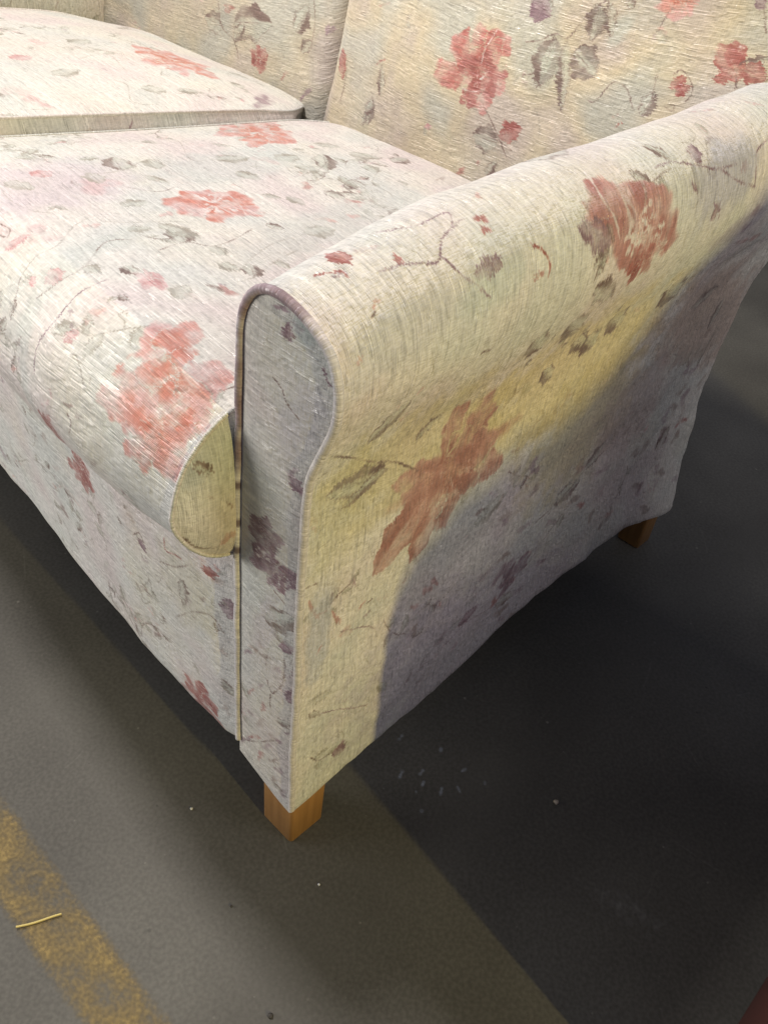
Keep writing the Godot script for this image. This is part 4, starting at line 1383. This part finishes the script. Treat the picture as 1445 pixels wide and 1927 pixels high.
func line_texture() -> ImageTexture:
	var w := 2048
	var h := 64
	var f := FastNoiseLite.new()
	f.seed = 8
	f.frequency = 0.2
	f.fractal_octaves = 4
	var g := FastNoiseLite.new()
	g.seed = 18
	g.frequency = 0.02
	var im := Image.create_empty(w, h, false, Image.FORMAT_RGBA8)
	for y in h:
		for x in w:
			var e := minf(y, h - 1 - y) / float(h) * 2.0
			var k := f.get_noise_2d(x, y * 1.1)
			var q := g.get_noise_2d(x, y)
			var edge := smoothstep(0.0, 0.42, e + k * 0.10 - 0.03)
			var a := edge * clampf(0.46 + k * 0.20 + q * 0.55, 0.08, 0.8)
			im.set_pixel(x, y, Color(0.52 + k * 0.1, 0.44 + k * 0.09, 0.26 + k * 0.06, a))
	return ImageTexture.create_from_image(im)

func crumb(called: String, at: Vector2, size: float, c: Color, sd: int, label: String) -> void:
	var st := SurfaceTool.new()
	var s := SphereMesh.new()
	s.radial_segments = 9
	s.rings = 5
	s.radius = 1.0
	s.height = 2.0
	var src := s.get_mesh_arrays()
	var v: PackedVector3Array = src[Mesh.ARRAY_VERTEX]
	var f := FastNoiseLite.new()
	f.seed = sd
	f.frequency = 0.7
	for i in v.size():
		v[i] *= size * (1.0 + 0.5 * f.get_noise_3dv(v[i] * 1.3)) * 0.5
		v[i].y *= 0.6
	src[Mesh.ARRAY_VERTEX] = v
	var am := ArrayMesh.new()
	am.add_surface_from_arrays(Mesh.PRIMITIVE_TRIANGLES, src)
	st.create_from(am, 0)
	st.generate_normals()
	var o := part(called, st.commit(), plain_material(c, 0.8), self)
	o.position = Vector3(at.x, size * 0.24, at.y)
	tag(o, label, "debris", "crumbs and flecks on the floor")

func loose_bits() -> void:
	crumb("pale_crumb", Vector2(0.171, -0.279), 0.0065, Color(0.42, 0.36, 0.28), 1, "pale tan crumb on the dark floor right of the sofa")
	crumb("white_fleck", Vector2(-0.115, 0.051), 0.0035, Color(0.5, 0.48, 0.42), 2, "tiny white fleck on the floor left of the front leg")
	crumb("white_fleck", Vector2(0.052, 0.003), 0.0028, Color(0.5, 0.5, 0.5), 3, "tiny white fleck on the floor just in front of the front leg")
	crumb("dark_fleck", Vector2(0.118, 0.127), 0.0055, Color(0.03, 0.025, 0.02), 4, "dark fleck on the floor at the bottom edge, right of the yellow line")
	crumb("dark_fleck", Vector2(0.006, 0.088), 0.003, Color(0.03, 0.025, 0.02), 5, "dark speck on the floor between the yellow line and front leg")
	var a := PackedVector3Array()
	for i in 9:
		var t := i / 8.0
		a.append(Vector3(lerpf(-0.124, -0.104, t) + 0.001 * sin(t * 5), 0.0030, lerpf(0.262, 0.222, t)))
	var o := part("yellow_sliver", tube(a, 0.0011, 6), plain_material(Color(0.50, 0.40, 0.14), 0.6), self)
	tag(o, "thin bright yellow sliver lying across the worn yellow floor line", "debris")

func armchair() -> void:
	# a dark red armchair beside the sofa: only the bottom of its left side shows, its shade falls on the sofa
	var root := Node3D.new()
	root.name = "armchair"
	add_child(root)
	tag(root, "dark red armchair whose side just shows at the bottom right corner", "armchair")
	var m := plain_material(Color(0.035, 0.006, 0.003), 0.6)
	var side := PackedVector2Array([Vector2(-0.072, 0.012), Vector2(-0.070, 0.46), Vector2(-0.078, 0.51), Vector2(-0.10, 0.55), Vector2(-0.15, 0.578), Vector2(-0.28, 0.59), Vector2(-0.34, 0.612), Vector2(-0.42, 0.68), Vector2(-0.50, 0.76), Vector2(-0.58, 0.86), Vector2(-0.66, 0.88), Vector2(-0.70, 0.86), Vector2(-0.70, 0.012)])
	for x in [0.56, 1.16]:
		var g := CSGPolygon3D.new()
		var flat := PackedVector2Array()
		for q in side:
			flat.append(Vector2(-q.x, q.y))
		g.polygon = flat
		g.depth = 0.11
		g.material = m
		g.name = "side"
		g.rotation.y = PI / 2
		g.position = Vector3(x, 0, 0)
		root.add_child(g, true)
	var seat := part("seat", rounded_box(Vector3(0.486, 0.16, 0.52), 0.03), m, root)
	seat.position = Vector3(0.805, 0.28, -0.36)
	var front := part("front_board", rounded_box(Vector3(0.486, 0.24, 0.05), 0.01), m, root)
	front.position = Vector3(0.805, 0.03, -0.12)
	var bk := part("backrest", rounded_box(Vector3(0.486, 0.55, 0.12), 0.03), m, root)
	bk.position = Vector3(0.805, 0.38, -0.61)
	bk.rotation.x = deg_to_rad(-8)

# ------------------------------------------------------------------ scene
func _ready() -> void:
	var cam := Camera3D.new()
	cam.name = "camera"
	cam.fov = 60.099
	cam.near = 0.02
	cam.far = 60.0
	var fwd := Vector3(-0.48371629, -0.65296963, -0.58279431)
	var up := Vector3(-0.51417186, 0.7508666, -0.41451979)
	cam.look_at_from_position(Vector3(0.3633, 0.9526, 0.3512), Vector3(0.3633, 0.9526, 0.3512) + fwd, up)
	add_child(cam)
	cam.current = true
	var env := Environment.new()
	env.background_mode = Environment.BG_COLOR
	env.background_color = Color(0.150, 0.166, 0.218).linear_to_srgb()
	env.tonemap_mode = Environment.TONE_MAPPER_LINEAR
	env.tonemap_exposure = 1.0
	env.sdfgi_enabled = true
	env.ssao_enabled = true
	env.ssil_enabled = true
	var we := WorldEnvironment.new()
	we.environment = env
	add_child(we)
	# ceiling lamp over the left of the sofa
	var key := AreaLight3D.new()
	key.name = "ceiling_lamp"
	key.area_size = Vector2(0.45, 0.25)
	key.light_energy = 6.2
	key.light_color = Color(1.0, 0.955, 0.935).linear_to_srgb()
	key.shadow_enabled = true
	add_child(key)
	key.look_at_from_position(Vector3(-1.25, 2.45, -0.05), Vector3(-0.4, 0.4, -0.2), Vector3(0, 0, 1))
	# a tall narrow strip of yellowish light far to the right, beyond the armchair
	var warm := AreaLight3D.new()
	warm.name = "doorway_light"
	warm.area_size = Vector2(0.05, 0.40)
	warm.light_energy = 6.0
	warm.light_color = Color(1.0, 0.83, 0.30).linear_to_srgb()
	warm.shadow_enabled = true
	add_child(warm)
	warm.look_at_from_position(Vector3(3.0, 1.46, 0.22), Vector3(0.0, 0.5, -0.1), Vector3(0, 1, 0))
	# a second ceiling panel to the right; the armchair keeps most of it off the floor and the lower side
	var over := AreaLight3D.new()
	over.name = "ceiling_panel"
	over.area_size = Vector2(1.2, 0.6)
	over.light_energy = 2.9
	over.light_color = Color(1.0, 0.95, 0.93).linear_to_srgb()
	over.shadow_enabled = true
	add_child(over)
	over.look_at_from_position(Vector3(1.9, 2.3, -0.6), Vector3(0.0, 0.5, -0.4), Vector3(0, 0, 1))
	# wide soft light from the room in front
	var soft := AreaLight3D.new()
	soft.name = "room_light"
	soft.area_size = Vector2(1.6, 0.8)
	soft.light_energy = 6.5
	soft.light_color = Color(1.0, 0.97, 0.92).linear_to_srgb()
	soft.shadow_enabled = true
	add_child(soft)
	soft.look_at_from_position(Vector3(-2.2, 0.75, 1.9), Vector3(-0.2, 0.3, 0.0), Vector3(0, 1, 0))

	for q in [[noise_a, 1, 1.0], [noise_b, 2, 1.0], [noise_c, 3, 0.02]]:
		q[0].seed = q[1]
		q[0].frequency = q[2]
		q[0].fractal_octaves = 3
	make_weave()
	ground()
	sofa()
	armchair()
	loose_bits()
